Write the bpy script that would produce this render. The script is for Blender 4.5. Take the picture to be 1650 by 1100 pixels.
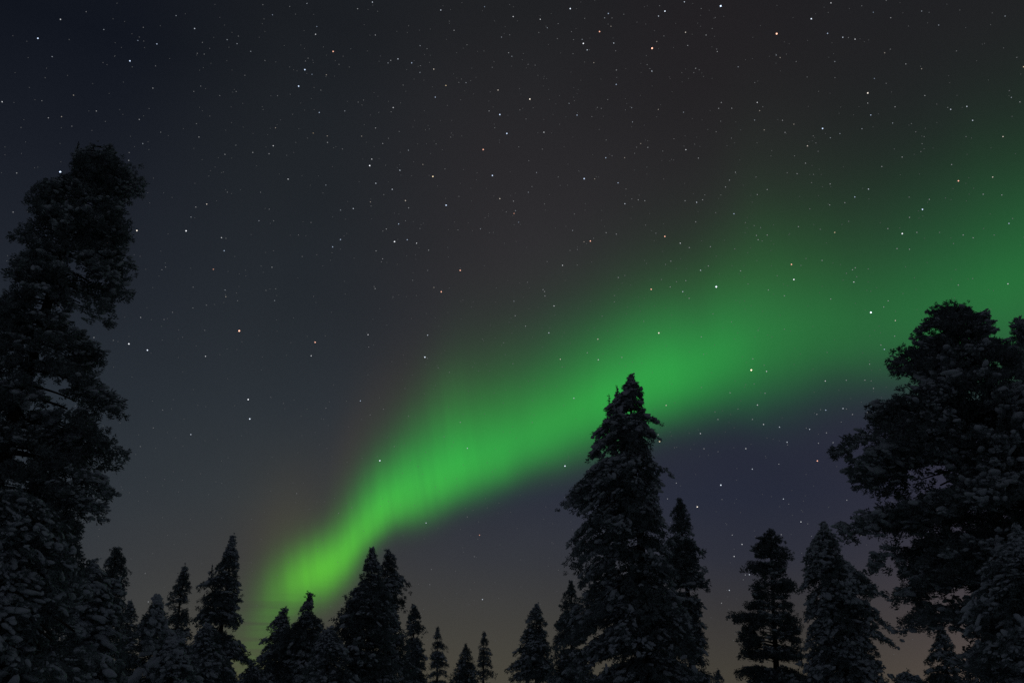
import bpy, math, random
import numpy as np

# ------------------------------------------------------------------ camera, exposure, night sky
scene = bpy.context.scene
for o in list(bpy.data.objects):
    bpy.data.objects.remove(o, do_unlink=True)
COL = scene.collection
CAM_Z = 1.6
cam_data = bpy.data.cameras.new("camera")
cam_data.sensor_fit = 'HORIZONTAL'
cam_data.sensor_width = 36.0
cam_data.lens = 36.0 * 1500.0 / 1650.0
cam_data.clip_start = 0.1
cam_data.clip_end = 20000.0
camera = bpy.data.objects.new("camera", cam_data)
COL.objects.link(camera)
camera.location = (0.0, 0.0, CAM_Z)
camera.rotation_euler = (math.radians(90.0 + 20.5), 0.0, 0.0)      # looks north (+Y), tilted up at the sky
scene.camera = camera
scene.render.resolution_x, scene.render.resolution_y = 1024, 682
scene.render.engine = 'CYCLES'
scene.cycles.use_denoising = False
scene.view_settings.view_transform = 'Standard'
scene.view_settings.look = 'None'
scene.view_settings.exposure = 0.0
scene.view_settings.gamma = 1.0
scene.render.dither_intensity = 2.0

def lin(c):
    """sRGB 0-255 to linear"""
    r = []
    for v in c:
        v /= 255.0
        r.append(v / 12.92 if v <= 0.04045 else ((v + 0.055) / 1.055) ** 2.4)
    return tuple(r)

# night air glow: for some compass bearings (degrees east of north) the colour at each altitude (degrees)
SKY = [
    (-28.27, [(0.48, (62, 61, 62)), (3.41, (57, 59, 62)), (6.59, (52, 56, 61)), (9.85, (47, 53, 60)), (14.83, (41, 48, 56)), (21.53, (32, 37, 46)), (28.13, (25, 29, 38)), (35.37, (17, 21, 30))]),
    (-14.77, [(0.52, (78, 73, 60)), (3.7, (68, 67, 62)), (7.16, (58, 59, 60)), (10.71, (50, 55, 59)), (16.18, (43, 49, 55)), (23.55, (36, 41, 47)), (30.79, (32, 36, 41)), (38.69, (27, 30, 35))]),
    (0.0, [(0.53, (72, 69, 60)), (3.8, (62, 61, 58)), (7.37, (52, 54, 60)), (11.04, (43, 47, 59)), (16.69, (46, 48, 53)), (24.31, (46, 45, 48)), (31.81, (40, 39, 42)), (39.96, (33, 34, 37))]),
    (14.77, [(0.52, (68, 64, 56)), (3.7, (57, 55, 55)), (7.16, (45, 47, 58)), (10.71, (38, 42, 57)), (16.18, (38, 41, 55)), (23.55, (43, 42, 44)), (30.79, (38, 37, 39)), (38.69, (34, 32, 35))]),
    (28.58, [(0.48, (84, 74, 68)), (3.41, (72, 65, 66)), (6.58, (58, 55, 63)), (9.82, (48, 48, 62)), (14.79, (43, 44, 58)), (21.47, (37, 40, 46)), (28.05, (33, 35, 38)), (35.27, (33, 33, 36))]),
]
# aurora arc: bearing, altitude of its brightest line, strength, reach upward, reach downward (degrees)
ARC = [
    (-15.29, 2.66, 0.035, 2.37, 2.31),
    (-14.23, 4.2, 0.07, 2.28, 2.69),
    (-13.12, 5.42, 0.075, 2.03, 2.4),
    (-11.94, 6.32, 0.09, 1.77, 1.47),
    (-10.92, 7.06, 0.17, 2.07, 1.69),
    (-10.18, 7.97, 0.26, 2.17, 1.85),
    (-9.5, 8.92, 0.33, 2.18, 1.87),
    (-8.7, 9.89, 0.37, 2.2, 1.81),
    (-7.52, 10.98, 0.39, 2.37, 1.76),
    (-5.51, 12.03, 0.39, 3.0, 2.0),
    (-3.3, 12.88, 0.37, 3.55, 1.94),
    (-0.98, 13.77, 0.32, 3.56, 2.06),
    (1.77, 15.16, 0.29, 3.5, 2.26),
    (4.56, 16.56, 0.295, 3.42, 2.57),
    (6.97, 17.55, 0.31, 3.48, 2.79),
    (9.38, 18.36, 0.305, 3.54, 2.78),
    (11.77, 18.9, 0.265, 3.66, 2.87),
    (14.14, 19.48, 0.215, 4.07, 3.11),
    (16.89, 20.24, 0.155, 4.81, 3.65),
    (20.63, 20.38, 0.118, 4.84, 3.4),
    (24.2, 20.26, 0.11, 4.93, 3.66),
    (27.68, 20.58, 0.12, 4.88, 4.07),
    (31.02, 20.99, 0.13, 4.88, 4.28),
]

class Nodes:
    def __init__(self, tree):
        self.t = tree
        tree.nodes.clear()
    def new(self, kind, **kw):
        n = self.t.nodes.new(kind)
        for k, v in kw.items():
            setattr(n, k, v)
        return n
    def put(self, sock, v):
        if isinstance(v, bpy.types.NodeSocket):
            self.t.links.new(v, sock)
        else:
            sock.default_value = v
    def m(self, op, a, b=None, c=None, clamp=False):
        n = self.new('ShaderNodeMath', operation=op, use_clamp=clamp)
        self.put(n.inputs[0], a)
        if b is not None: self.put(n.inputs[1], b)
        if c is not None: self.put(n.inputs[2], c)
        return n.outputs[0]
    def smooth(self, v, a, b, x=0.0, y=1.0):
        n = self.new('ShaderNodeMapRange', interpolation_type='SMOOTHSTEP')
        self.put(n.inputs['Value'], v)
        for k, q in (('From Min', a), ('From Max', b), ('To Min', x), ('To Max', y)):
            n.inputs[k].default_value = q
        return n.outputs['Result']
    def mix(self, f, a, b, mode='MIX'):
        n = self.new('ShaderNodeMix', data_type='RGBA', blend_type=mode)
        n.clamp_result = False
        self.put(n.inputs[0], f)
        self.put(n.inputs[6], a); self.put(n.inputs[7], b)
        return n.outputs[2]
    def curve(self, v01, pts):
        n = self.new('ShaderNodeFloatCurve')
        c = n.mapping.curves[0]
        while len(c.points) > 2:
            c.points.remove(c.points[1])
        c.points[0].location = pts[0]; c.points[1].location = pts[-1]
        for p in pts[1:-1]:
            c.points.new(*p)
        for p in c.points:
            p.handle_type = 'AUTO_CLAMPED'
        n.mapping.update()
        self.put(n.inputs['Value'], v01)
        return n.outputs['Value']

world = bpy.data.worlds.new("World")
scene.world = world
world.use_nodes = True
N = Nodes(world.node_tree)
tc = N.new('ShaderNodeTexCoord')
sep = N.new('ShaderNodeSeparateXYZ')
N.put(sep.inputs[0], tc.outputs['Generated'])          # the direction looked at, in world space
dx, dy, dz = sep.outputs
az = N.m('MULTIPLY', N.m('ARCTAN2', dx, dy), 180.0 / math.pi)                 # bearing
flat = N.m('SQRT', N.m('ADD', N.m('MULTIPLY', dx, dx), N.m('MULTIPLY', dy, dy)))
el = N.m('MULTIPLY', N.m('ARCTAN2', dz, flat), 180.0 / math.pi)               # altitude
el60 = N.m('DIVIDE', el, 60.0, clamp=True)

base = None
for i, (a, stops) in enumerate(SKY):
    r = N.new('ShaderNodeValToRGB')
    N.put(r.inputs[0], el60)
    cr = r.color_ramp
    cr.interpolation = 'LINEAR'
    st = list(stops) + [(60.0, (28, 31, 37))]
    while len(cr.elements) < len(st):
        cr.elements.new(0.5)
    for e, (alt, c) in zip(cr.elements, st):
        e.position = alt / 60.0
        e.color = lin(c) + (1.0,)
    col = r.outputs[0]
    base = col if base is None else N.mix(N.smooth(az, SKY[i - 1][0], a), base, col)
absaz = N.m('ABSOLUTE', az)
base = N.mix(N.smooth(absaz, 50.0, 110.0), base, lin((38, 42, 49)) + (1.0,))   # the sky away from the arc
# faint uneven air glow
nz = N.new('ShaderNodeTexNoise', noise_dimensions='3D')
N.put(nz.inputs['Vector'], tc.outputs['Generated'])
nz.inputs['Scale'].default_value = 5.0
nz.inputs['Detail'].default_value = 3.0
base = N.mix(1.0, base, N.m('MULTIPLY_ADD', nz.outputs[0], 0.30, 0.85), 'MULTIPLY')

# the aurora: a long arc that climbs from the northern horizon to the east
n2 = N.new('ShaderNodeTexNoise', noise_dimensions='3D')
N.put(n2.inputs['Vector'], tc.outputs['Generated'])
n2.inputs['Scale'].default_value = 9.0
n2.inputs['Detail'].default_value = 2.0
wob = N.m('MULTIPLY_ADD', n2.outputs[0], 1.0, -0.5)
A0, A1 = -50.0, 75.0
az01 = N.m('DIVIDE', N.m('SUBTRACT', az, A0), A1 - A0, clamp=True)
rows = [(-50.0, 0.0, 0.0, 1.5, 1.2), (-18.0, 1.0, 0.0, 1.5, 1.2)] + list(ARC) + [(45.0, 22.0, 0.12, 6.0, 3.8), (75.0, 22.0, 0.0, 6.0, 4.0)]
def arc(k, scale):
    return N.m('MULTIPLY', N.curve(az01, [((q[0] - A0) / (A1 - A0), q[k] / scale) for q in rows]), scale)
ridge, strength, up, down = arc(1, 60.0), arc(2, 1.0), arc(3, 20.0), arc(4, 20.0)
t = N.m('SUBTRACT', N.m('ADD', el, wob), ridge)
t_up = N.m('DIVIDE', N.m('MAXIMUM', t, 0.0), up)
t_dn = N.m('DIVIDE', N.m('MAXIMUM', N.m('MULTIPLY', t, -1.0), 0.0), down)
f_up = N.m('EXPONENT', N.m('MULTIPLY', N.m('POWER', t_up, 1.5), -1.0))
f_dn = N.m('EXPONENT', N.m('MULTIPLY', N.m('POWER', t_dn, 2.6), -1.0))
glow = N.m('MULTIPLY', N.m('MULTIPLY', f_up, f_dn), strength)
# upright rays and soft patches within the arc
ray = N.new('ShaderNodeTexNoise', noise_dimensions='2D')
cv = N.new('ShaderNodeCombineXYZ')
N.put(cv.inputs[0], N.m('MULTIPLY', az, 0.42)); N.put(cv.inputs[1], N.m('MULTIPLY', el, 0.07))
N.put(ray.inputs['Vector'], cv.outputs[0])
ray.inputs['Scale'].default_value = 1.0
ray.inputs['Detail'].default_value = 2.0
glow = N.m('MULTIPLY', glow, N.m('MULTIPLY_ADD', ray.outputs[0], 0.14, 0.93))
fine = N.new('ShaderNodeTexNoise', noise_dimensions='2D')
cf = N.new('ShaderNodeCombineXYZ')
N.put(cf.inputs[0], N.m('MULTIPLY_ADD', el, 0.25, N.m('MULTIPLY', az, 1.5))); N.put(cf.inputs[1], N.m('MULTIPLY', el, 0.10))
N.put(fine.inputs['Vector'], cf.outputs[0])
fine.inputs['Scale'].default_value = 1.0
fine.inputs['Detail'].default_value = 3.0
west = N.smooth(az, 2.0, -8.0)
rays = N.m('MULTIPLY_ADD', N.m('MULTIPLY', N.m('SUBTRACT', fine.outputs[0], 0.5), west), 0.34, 1.0)
glow = N.m('MULTIPLY', glow, rays)
# thin flat cloud streaks in front of its foot near the horizon
stk = N.new('ShaderNodeTexNoise', noise_dimensions='2D')
cs = N.new('ShaderNodeCombineXYZ')
N.put(cs.inputs[0], N.m('MULTIPLY', az, 0.10)); N.put(cs.inputs[1], N.m('MULTIPLY', el, 2.6))
N.put(stk.inputs['Vector'], cs.outputs[0])
stk.inputs['Scale'].default_value = 1.0
low = N.smooth(el, 7.0, 3.5)
glow = N.m('MULTIPLY', glow, N.m('SUBTRACT', 1.0, N.m('MULTIPLY', low, N.smooth(stk.outputs[0], 0.35, 0.65, 0.0, 0.5))))
# a brighter fold at the arc's western foot
fx = N.m('SUBTRACT', az, -11.75); fy = N.m('SUBTRACT', el, 6.5)
fa = N.m('DIVIDE', N.m('ADD', N.m('MULTIPLY', fx, 0.78), N.m('MULTIPLY', fy, 0.62)), 2.15)
fb = N.m('DIVIDE', N.m('SUBTRACT', N.m('MULTIPLY', fy, 0.78), N.m('MULTIPLY', fx, 0.62)), 1.4)
fold = N.m('EXPONENT', N.m('MULTIPLY', N.m('ADD', N.m('MULTIPLY', fa, fa), N.m('MULTIPLY', fb, fb)), -1.0))
glow = N.m('ADD', glow, N.m('MULTIPLY', N.m('MULTIPLY', fold, 0.30), rays))
green = N.mix(N.smooth(el, 5.0, 15.0), (0.13, 1.0, 0.0, 1.0), N.mix(N.smooth(el, 15.0, 24.0), (0.024, 1.0, 0.070, 1.0), (0.016, 1.0, 0.120, 1.0)))
aur = N.mix(1.0, green, glow, 'MULTIPLY')
# dim red upper fringe over the western foot
red = N.m('MULTIPLY', N.m('EXPONENT', N.m('MULTIPLY', N.m('POWER', N.m('DIVIDE', N.m('SUBTRACT', t, 5.0), 3.5), 2.0), -1.0)), N.smooth(strength, 0.0, 0.3))
aur = N.mix(1.0, aur, N.mix(1.0, (0.014, 0.007, 0.0, 1.0), N.m('MULTIPLY', red, N.smooth(az, 5.0, -12.0)), 'MULTIPLY'), 'ADD')
# dull orange-brown glow west of and above the foot
ox = N.m('DIVIDE', N.m('SUBTRACT', az, -13.2), 2.8); oy = N.m('DIVIDE', N.m('SUBTRACT', el, 8.8), 3.6)
warm = N.m('EXPONENT', N.m('MULTIPLY', N.m('ADD', N.m('MULTIPLY', ox, ox), N.m('MULTIPLY', oy, oy)), -1.0))
aur = N.mix(1.0, aur, N.mix(1.0, (0.016, 0.010, 0.0, 1.0), warm, 'MULTIPLY'), 'ADD')
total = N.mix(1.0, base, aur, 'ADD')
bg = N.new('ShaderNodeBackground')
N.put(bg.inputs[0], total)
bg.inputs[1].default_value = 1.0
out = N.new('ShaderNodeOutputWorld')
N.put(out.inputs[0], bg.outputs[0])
world.cycles.sampling_method = 'MANUAL'
world.cycles.sample_map_resolution = 512

# ------------------------------------------------------------------ materials
def material(name, build):
    m = bpy.data.materials.new(name)
    m.use_nodes = True
    n = Nodes(m.node_tree)
    o = n.new('ShaderNodeOutputMaterial')
    n.put(o.inputs[0], build(n, m))
    return m

def rough_stuff(c1, c2, scale, rough, bump=0.0, bscale=30.0):
    def b(n, m):
        p = n.new('ShaderNodeBsdfPrincipled')
        g = n.new('ShaderNodeNewGeometry')
        t = n.new('ShaderNodeTexNoise'); t.inputs['Scale'].default_value = scale; t.inputs['Detail'].default_value = 4.0
        n.put(t.inputs['Vector'], g.outputs['Position'])
        n.put(p.inputs['Base Color'], n.mix(n.smooth(t.outputs[0], 0.3, 0.7), c1 + (1,), c2 + (1,)))
        p.inputs['Roughness'].default_value = rough
        p.inputs['Specular IOR Level'].default_value = 0.2
        if bump:
            k = n.new('ShaderNodeTexNoise'); k.inputs['Scale'].default_value = bscale
            n.put(k.inputs['Vector'], g.outputs['Position'])
            bp = n.new('ShaderNodeBump'); bp.inputs['Strength'].default_value = bump; bp.inputs['Distance'].default_value = 0.03
            n.put(bp.inputs['Height'], k.outputs[0])
            n.put(p.inputs['Normal'], bp.outputs[0])
        return p.outputs[0]
    return b

M_SNOW = material('snow', rough_stuff((0.72, 0.74, 0.78), (0.80, 0.81, 0.83), 3.0, 0.7, 0.5, 25.0))
M_GROUND = material('ground_snow', rough_stuff((0.74, 0.76, 0.80), (0.80, 0.81, 0.83), 0.6, 0.75, 0.4, 8.0))
# needle colours painted paler, making up for the light the dark crowns lack
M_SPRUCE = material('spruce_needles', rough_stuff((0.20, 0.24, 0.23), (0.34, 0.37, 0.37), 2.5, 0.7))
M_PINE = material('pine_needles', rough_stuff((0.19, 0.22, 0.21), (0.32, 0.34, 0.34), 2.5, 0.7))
M_BARK = material('bark', rough_stuff((0.035, 0.025, 0.018), (0.09, 0.06, 0.04), 9.0, 0.9, 0.8, 14.0))
def star_mat(name, color, strength):
    def b(n, m):
        e = n.new('ShaderNodeEmission')
        e.inputs[0].default_value = color + (1,)
        e.inputs[1].default_value = strength
        m.cycles.emission_sampling = 'NONE'
        return e.outputs[0]
    return material(name, b)

# ------------------------------------------------------------------ mesh helpers
def mesh_obj(name, verts, faces_flat, sizes, mat, parent=None, smooth=False):
    """one mesh object from numpy arrays: verts (n,3), flat vertex indices, size of each face"""
    me = bpy.data.meshes.new(name)
    verts = np.asarray(verts, np.float32); idx = np.asarray(faces_flat, np.int32).ravel()
    sizes = np.asarray(sizes, np.int32)
    me.vertices.add(len(verts)); me.vertices.foreach_set('co', verts.ravel())
    me.loops.add(len(idx)); me.loops.foreach_set('vertex_index', idx)
    me.polygons.add(len(sizes))
    start = np.zeros(len(sizes), np.int32); start[1:] = np.cumsum(sizes)[:-1]
    me.polygons.foreach_set('loop_start', start)
    me.update(calc_edges=True)
    me.validate()
    me.polygons.foreach_set('use_smooth', np.full(len(me.polygons), smooth))
    me.materials.append(mat)
    o = bpy.data.objects.new(name, me)
    COL.objects.link(o)
    if parent: o.parent = parent
    return o

def ico(sub):
    import bmesh
    bm = bmesh.new()
    bmesh.ops.create_icosphere(bm, subdivisions=sub, radius=1.0)
    bm.verts.ensure_lookup_table()
    v = np.array([p.co[:] for p in bm.verts]); f = np.array([[q.index for q in p.verts] for p in bm.faces])
    bm.free()
    return v, f
ICO1, ICO2 = ico(1), ico(2)

def tube(path, radii, sides=7):
    """tapered tube through points; returns verts and quads"""
    path = np.asarray(path, float); n = len(path)
    V = []
    for i in range(n):
        d = path[min(i + 1, n - 1)] - path[max(i - 1, 0)]
        d /= np.linalg.norm(d) + 1e-9
        a = np.cross(d, (0.31, 0.95, 0.05) if abs(d[1]) < 0.8 else (1.0, 0.1, 0.0)); a /= np.linalg.norm(a)
        b = np.cross(d, a)
        for k in range(sides):
            q = 2 * math.pi * k / sides
            V.append(path[i] + radii[i] * (math.cos(q) * a + math.sin(q) * b))
    F = [(i * sides + k, i * sides + (k + 1) % sides, (i + 1) * sides + (k + 1) % sides, (i + 1) * sides + k)
         for i in range(n - 1) for k in range(sides)]
    return np.array(V), np.array(F)

class Tubes:
    def __init__(self): self.v = []; self.f = []; self.n = 0
    def add(self, path, radii, sides=7):
        v, f = tube(path, radii, sides); self.v.append(v); self.f.append(f + self.n); self.n += len(v)
    def build(self, name, mat, parent):
        if not self.v: return None
        f = np.concatenate(self.f)
        return mesh_obj(name, np.concatenate(self.v), f, np.full(len(f), 4), mat, parent, True)

# ------------------------------------------------------------------ ground
def ground_z(x, y):
    r2 = x * x + y * y
    return (0.16 * np.sin(x * 0.21 + 1.0) * np.sin(y * 0.17) + 0.07 * np.sin(x * 0.9 + y * 0.5) * np.cos(y * 0.7 - x * 0.2)) * np.exp(-r2 / 150.0 ** 2)
ring = np.concatenate([[0.0], np.geomspace(0.5, 5500.0, 150)])
spokes = 180
ang = np.linspace(0, 2 * math.pi, spokes, endpoint=False)
gx = np.outer(ring[1:], np.sin(ang)); gy = np.outer(ring[1:], np.cos(ang))
gv = np.stack([gx, gy, ground_z(gx, gy)], -1).reshape(-1, 3)
gv = np.concatenate([gv, [[0, 0, float(ground_z(0.0, 0.0))]]])
ii, kk = np.meshgrid(np.arange(len(ring) - 2), np.arange(spokes), indexing='ij')
ii = ii.ravel(); kk = kk.ravel(); k2 = (kk + 1) % spokes
quads = np.stack([ii * spokes + kk, (ii + 1) * spokes + kk, (ii + 1) * spokes + k2, ii * spokes + k2], -1)
kk = np.arange(spokes)
tris = np.stack([np.full(spokes, len(gv) - 1), kk, (kk + 1) % spokes], -1)
ground = mesh_obj('ground', gv, np.concatenate([quads.ravel(), tris.ravel()]), [4] * len(quads) + [3] * spokes, M_GROUND, None, True)
ground['kind'] = 'structure'
ground['label'] = 'uneven snow-covered ground of the forest clearing'

# ------------------------------------------------------------------ trees
def unit(a):
    return a / (np.linalg.norm(a, axis=-1, keepdims=True) + 1e-9)

def needles(C, D, S, per, rng):
    """sprays of flat needle blades round each tuft centre"""
    n = len(C)
    C = np.repeat(C, per, 0); D = np.repeat(D, per, 0); S = np.repeat(S, per)[:, None]
    n = len(C)
    p = C + unit(rng.normal(size=(n, 3))) * S * 0.42 * rng.random((n, 1)) ** 0.4
    d = unit(D * 0.75 + 0.75 * unit(rng.normal(size=(n, 3))))
    L = S * rng.uniform(0.2, 0.46, (n, 1)); W = S * rng.uniform(0.045, 0.085, (n, 1))
    s = unit(np.cross(d, rng.normal(size=(n, 3)))) * W
    V = np.stack([p, p + d * L * 0.5 + s, p + d * L, p + d * L * 0.5 - s], 1).reshape(-1, 3)
    return V, np.arange(len(V)), np.full(n, 4)

def lumps(C, D, S, rng, base):
    """soft uneven pillows of snow lying on the tufts"""
    bv, bf = base
    n = len(C)
    h = unit(D * np.array([1, 1, 0.7]))
    side = unit(np.cross(h, np.array([0.0, 0.0, 1.0]) + 0.01)); upv = np.cross(side, h)
    ph = rng.uniform(0, 6.28, (n, 3, 1))
    k = rng.uniform(1.8, 3.6, (n, 3, 1))
    r = 1 + 0.13 * np.sin(k[:, 0] * bv[:, 0] + ph[:, 0]) + 0.13 * np.sin(k[:, 1] * bv[:, 1] + ph[:, 1]) + 0.10 * np.sin(k[:, 2] * (bv[:, 2] + bv[:, 0]) * 1.5 + ph[:, 2])
    a = (S * rng.uniform(0.60, 1.05, n))[:, None] * r; b = (S * rng.uniform(0.38, 0.6, n))[:, None] * r; c = (S * rng.uniform(0.22, 0.38, n))[:, None] * r
    V = C[:, None, :] + (a * bv[:, 0])[..., None] * h[:, None, :] + (b * bv[:, 1])[..., None] * side[:, None, :] + (c * bv[:, 2])[..., None] * upv[:, None, :]
    F = (bf[None] + (np.arange(n) * len(bv))[:, None, None]).reshape(-1)
    return V.reshape(-1, 3), F, np.full(n * len(bf), 3)

def tree(kind, label, x, y, ztop, L, R, opt, seed):
    """x, y base; L and R: reach of the crown to its west and east side against height; the crown is filled with
    boughs that leave the trunk at all bearings and end on that outline"""
    rng = np.random.default_rng(seed)
    pine = kind.startswith('pine')
    d = math.hypot(x, y)
    gz = float(ground_z(x, y)) - 0.05
    root = bpy.data.objects.new(kind, None)
    COL.objects.link(root)
    root.location = (x, y, gz)
    root['label'] = label; root['category'] = 'pine tree' if pine else 'spruce tree'; root['group'] = 'trees of the snowy forest'
    ex = np.array([y, -x, 0.0]) / d                                   # the tree's own axes: along its west-east outline ...
    ey = np.array([x, y, 0.0]) / d                                    # ... and across it
    ez = np.array([0.0, 0.0, 1.0])
    ts = (0.19 + 0.0020 * d) * opt.get('big', 1.0)
    snow, fill = opt.get('snow', 0.5), opt.get('fill', 0.9)
    droop = opt.get('droop', 0.35 if not pine else -0.1)
    Lz = np.array([q[0] for q in L][::-1]); Lr = np.array([q[1] for q in L][::-1])
    Rz = np.array([q[0] for q in R][::-1]); Rr = np.array([q[1] for q in R][::-1])
    lean = opt.get('lean')
    def axis(z):
        if not lean:
            return 0.006 * ztop * math.sin(z * 0.7 + seed)
        u0, z0, u1, z1 = lean
        f = min(max((z0 - z) / (z0 - z1), 0.0), 1.6)
        return u0 + (u1 - u0) * f
    zlow = opt.get('zlow', 0.45)
    def reach(z, phi):
        a = axis(z)
        tip = min(1.0, max(0.0, (ztop - z) / 0.25))
        l = max(np.interp(z, Lz, Lr, right=0.03) + a, 0.04 * tip + 0.02)
        r = max(np.interp(z, Rz, Rr, right=0.03) - a, 0.04 * tip + 0.02)
        m = min(0.5 * (l + r) * 0.95, opt.get('deep', 2.2))
        s = r if math.cos(phi) > 0 else l
        g = math.sin(z * 5.3 + 2.0 * math.sin(phi + z) + seed) + math.sin(z * 9.1 + 3 * phi)
        k = opt.get('wide', 1.0 if pine else 1.08) - opt.get('ragged', 0.15) * (1.0 + g) * (0.7 if abs(math.cos(phi)) > 0.9 else 1.0)
        return math.hypot(math.cos(phi) * s, math.sin(phi) * m) * k
    P = lambda u, v, z: ex * u + ey * v + ez * (z - gz)
    trunk, twigs = Tubes(), Tubes()
    zz = np.linspace(gz - 0.3, ztop - 0.04, 14)
    rb = 0.018 * ztop + 0.03
    trunk.add([P(axis(z), 0.0, z) for z in zz], [rb * (1 - (z - gz) / (ztop - gz) * 0.93) * (1.25 if i == 0 else 1) for i, z in enumerate(zz)], 9)
    C, D, S, top = [], [], [], []
    forced = []                                                       # tufts of the single marked boughs stay
    limbs = []
    def bough(zt, phi, Rr_, sc=1.0, z0=None):
        a = axis(zt)
        Rr_ = max(Rr_ - 0.18 * ts * sc, 0.04)
        if z0 is None:
            z0 = zt + Rr_ * droop * rng.uniform(0.7, 1.2)
        z0 = min(z0, ztop - 0.06)
        hx = math.cos(phi); hy = math.sin(phi)
        bend = rng.normal(0, 0.10)
        n = max(2, int(Rr_ / (ts * 0.55 * sc)) + 1)
        path = []
        for i in range(n + 1):
            s = i / n
            if pine:
                zz_ = z0 + (zt - z0) * s ** 1.2 + 0.06 * Rr_ * math.sin(3.1 * s)
            else:
                zz_ = z0 + (zt - z0) * s ** 1.5 + 0.10 * Rr_ * math.sin(math.pi * s) * (1 if droop < 0.6 else 0.7)
            q = s * Rr_
            path.append(P(axis(z0) * (1 - s) + a * s + q * hx - bend * q * s * hy, q * hy + bend * q * s * hx, zz_))
        path = np.array(path)
        r0 = 0.010 + 0.013 * Rr_
        rad = [r0 * (1 - 0.8 * i / n) for i in range(n + 1)]
        limbs.append((Rr_, path, rad))
        s0 = opt.get('bareness', 0.30 if pine else 0.12)
        sidev = np.cross(unit(path[-1] - path[0]), ez)
        for i in range(1, n + 1):
            s = i / n
            if s < s0 and Rr_ > 0.6: continue
            dirv = unit(path[i] - path[i - 1])
            w = min(0.46 * Rr_ * (1.0 - (2 * s - 1.25) ** 2 * 0.75) if pine and Rr_ > 0.5 else 0.36 * Rr_ * (1.05 - s) + 0.02, 0.8)
            m = 1 + int(2 * w / (ts * 0.95))
            for j in range(m):
                f = 0.0 if m == 1 else (j / (m - 1) * 2 - 1)
                f += rng.normal(0, 0.15)
                off = f * w
                hang = 0.0 if pine else -abs(off) * 0.35
                c = path[i] + sidev * off + ez * (hang + rng.normal(0, 0.10 * ts + (0.09 * w if pine and not opt.get('layer') else 0.05 * w))) + dirv * rng.normal(0, 0.2 * ts)
                dv = unit(dirv + sidev * f * 0.8 + ez * ((0.45 if pine else -0.12) + rng.normal(0, 0.2)))
                C.append(c); D.append(dv); S.append(ts * sc * rng.choice([0.65, 0.85, 1.0, 1.3], p=[.25, .35, .28, .12])); top.append(zt)
    # boughs from the tip down
    z = ztop - 0.05
    phi = rng.uniform(0, 6.28)
    while z > zlow:
        h = ztop - z
        tier = opt.get('layer')
        step = (0.10 + 0.05 * min(h, 4.0)) * (ts / 0.25) * (1.15 if tier else 1.0)
        if h > 0.7:
            step *= rng.choice([0.7, 1.0, 1.3] if tier else [0.55, 1.0, 1.8], p=[.4, .35, .25])
        cnt = 3 if h < 0.6 else (5 if h < 2 else 7)
        tsc = min(1.0, 0.42 + 0.30 * h)
        for k in range(cnt):
            phi += 2.39996 + rng.normal(0, 0.25)
            zt = z + rng.uniform(-0.5, 0.5) * min(step, 0.3) * (0.6 if tier else 1.0)
            rr = reach(zt, phi) * rng.uniform(0.72, 1.02)
            bough(zt, phi, rr, tsc)
        for base in (0.0, math.pi, 0.0, math.pi):                    # boughs that carry the outline
            ph = base + rng.normal(0, 0.2)
            zt = z + rng.uniform(-0.5, 0.5) * min(step, 0.3) * (0.6 if tier else 1.0)
            bough(zt, ph, reach(zt, ph) * rng.choice([0.7, 0.9, 1.0, 1.06]), tsc)
        z -= step * (0.6 if h < 0.8 else 1.0)
    for (u, zb) in opt.get('boughs', ()):                             # single boughs that stick out of the outline
        ph = 0.0 if u > axis(zb) else math.pi
        first = len(C)
        bough(zb, ph + rng.normal(0, .05), abs(u - axis(zb)), 1.1, zb + 0.35 * abs(u))
        bough(zb + 0.12, ph + rng.normal(0, .3), abs(u - axis(zb)) * 0.9, 1.0, zb + 0.35 * abs(u))
        forced.append((first, len(C)))
    # leader shoots: the tip and any side tips
    for (u, z1, z0, w) in [(axis(ztop), ztop, ztop - 0.7, 0.10 + 0.0008 * d)] + list(opt.get('leaders', ())):
        twigs.add([P(0.4 * u + 0.6 * axis(z0), 0, z0 - 0.5), P(u, 0, z0), P(u, 0, (z0 + z1) / 2), P(u, 0, z1)], [0.03, 0.025, 0.02, 0.008], 5)
        zq = z1 - 0.4 * ts
        while zq > z0:
            f = (z1 - zq) / (z1 - z0)
            for k in range(1 + int(3 * f)):
                a = rng.uniform(0, 6.28); q = w * f * rng.uniform(0.3, 1.0)
                C.append(P(u + q * math.cos(a), q * math.sin(a), zq)); D.append(unit(np.array([math.cos(a), math.sin(a), 1.2])))
                S.append(ts * (0.30 + 0.34 * f)); top.append(zq)
            zq -= ts * 0.30
    C = np.array(C); D = np.array(D); S = np.array(S)
    # gaps: airy hollows through the crown
    q = C * (1.15 if not pine else 1.0) / max(0.8, ts / 0.28)
    ph = rng.uniform(0, 6.28, 9)
    f = (np.sin(q[:, 0] * 3.1 + ph[0] + 1.7 * np.sin(q[:, 2] * 1.9 + ph[1])) + np.sin(q[:, 1] * 2.7 + ph[2] + 1.5 * np.sin(q[:, 0] * 2.3 + ph[3])) + np.sin(q[:, 2] * 4.3 + ph[4] + 1.2 * np.sin(q[:, 1] * 2.1 + ph[5]))) / 3.0
    keep = f < (-0.05 + 0.62 * fill) + rng.normal(0, 0.08, len(C))
    zloc = C[:, 2] + gz
    keep |= zloc > ztop - 1.2
    for a, b in forced:
        keep[a:b] = True
    U = C @ ex; V_ = C @ ey
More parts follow.
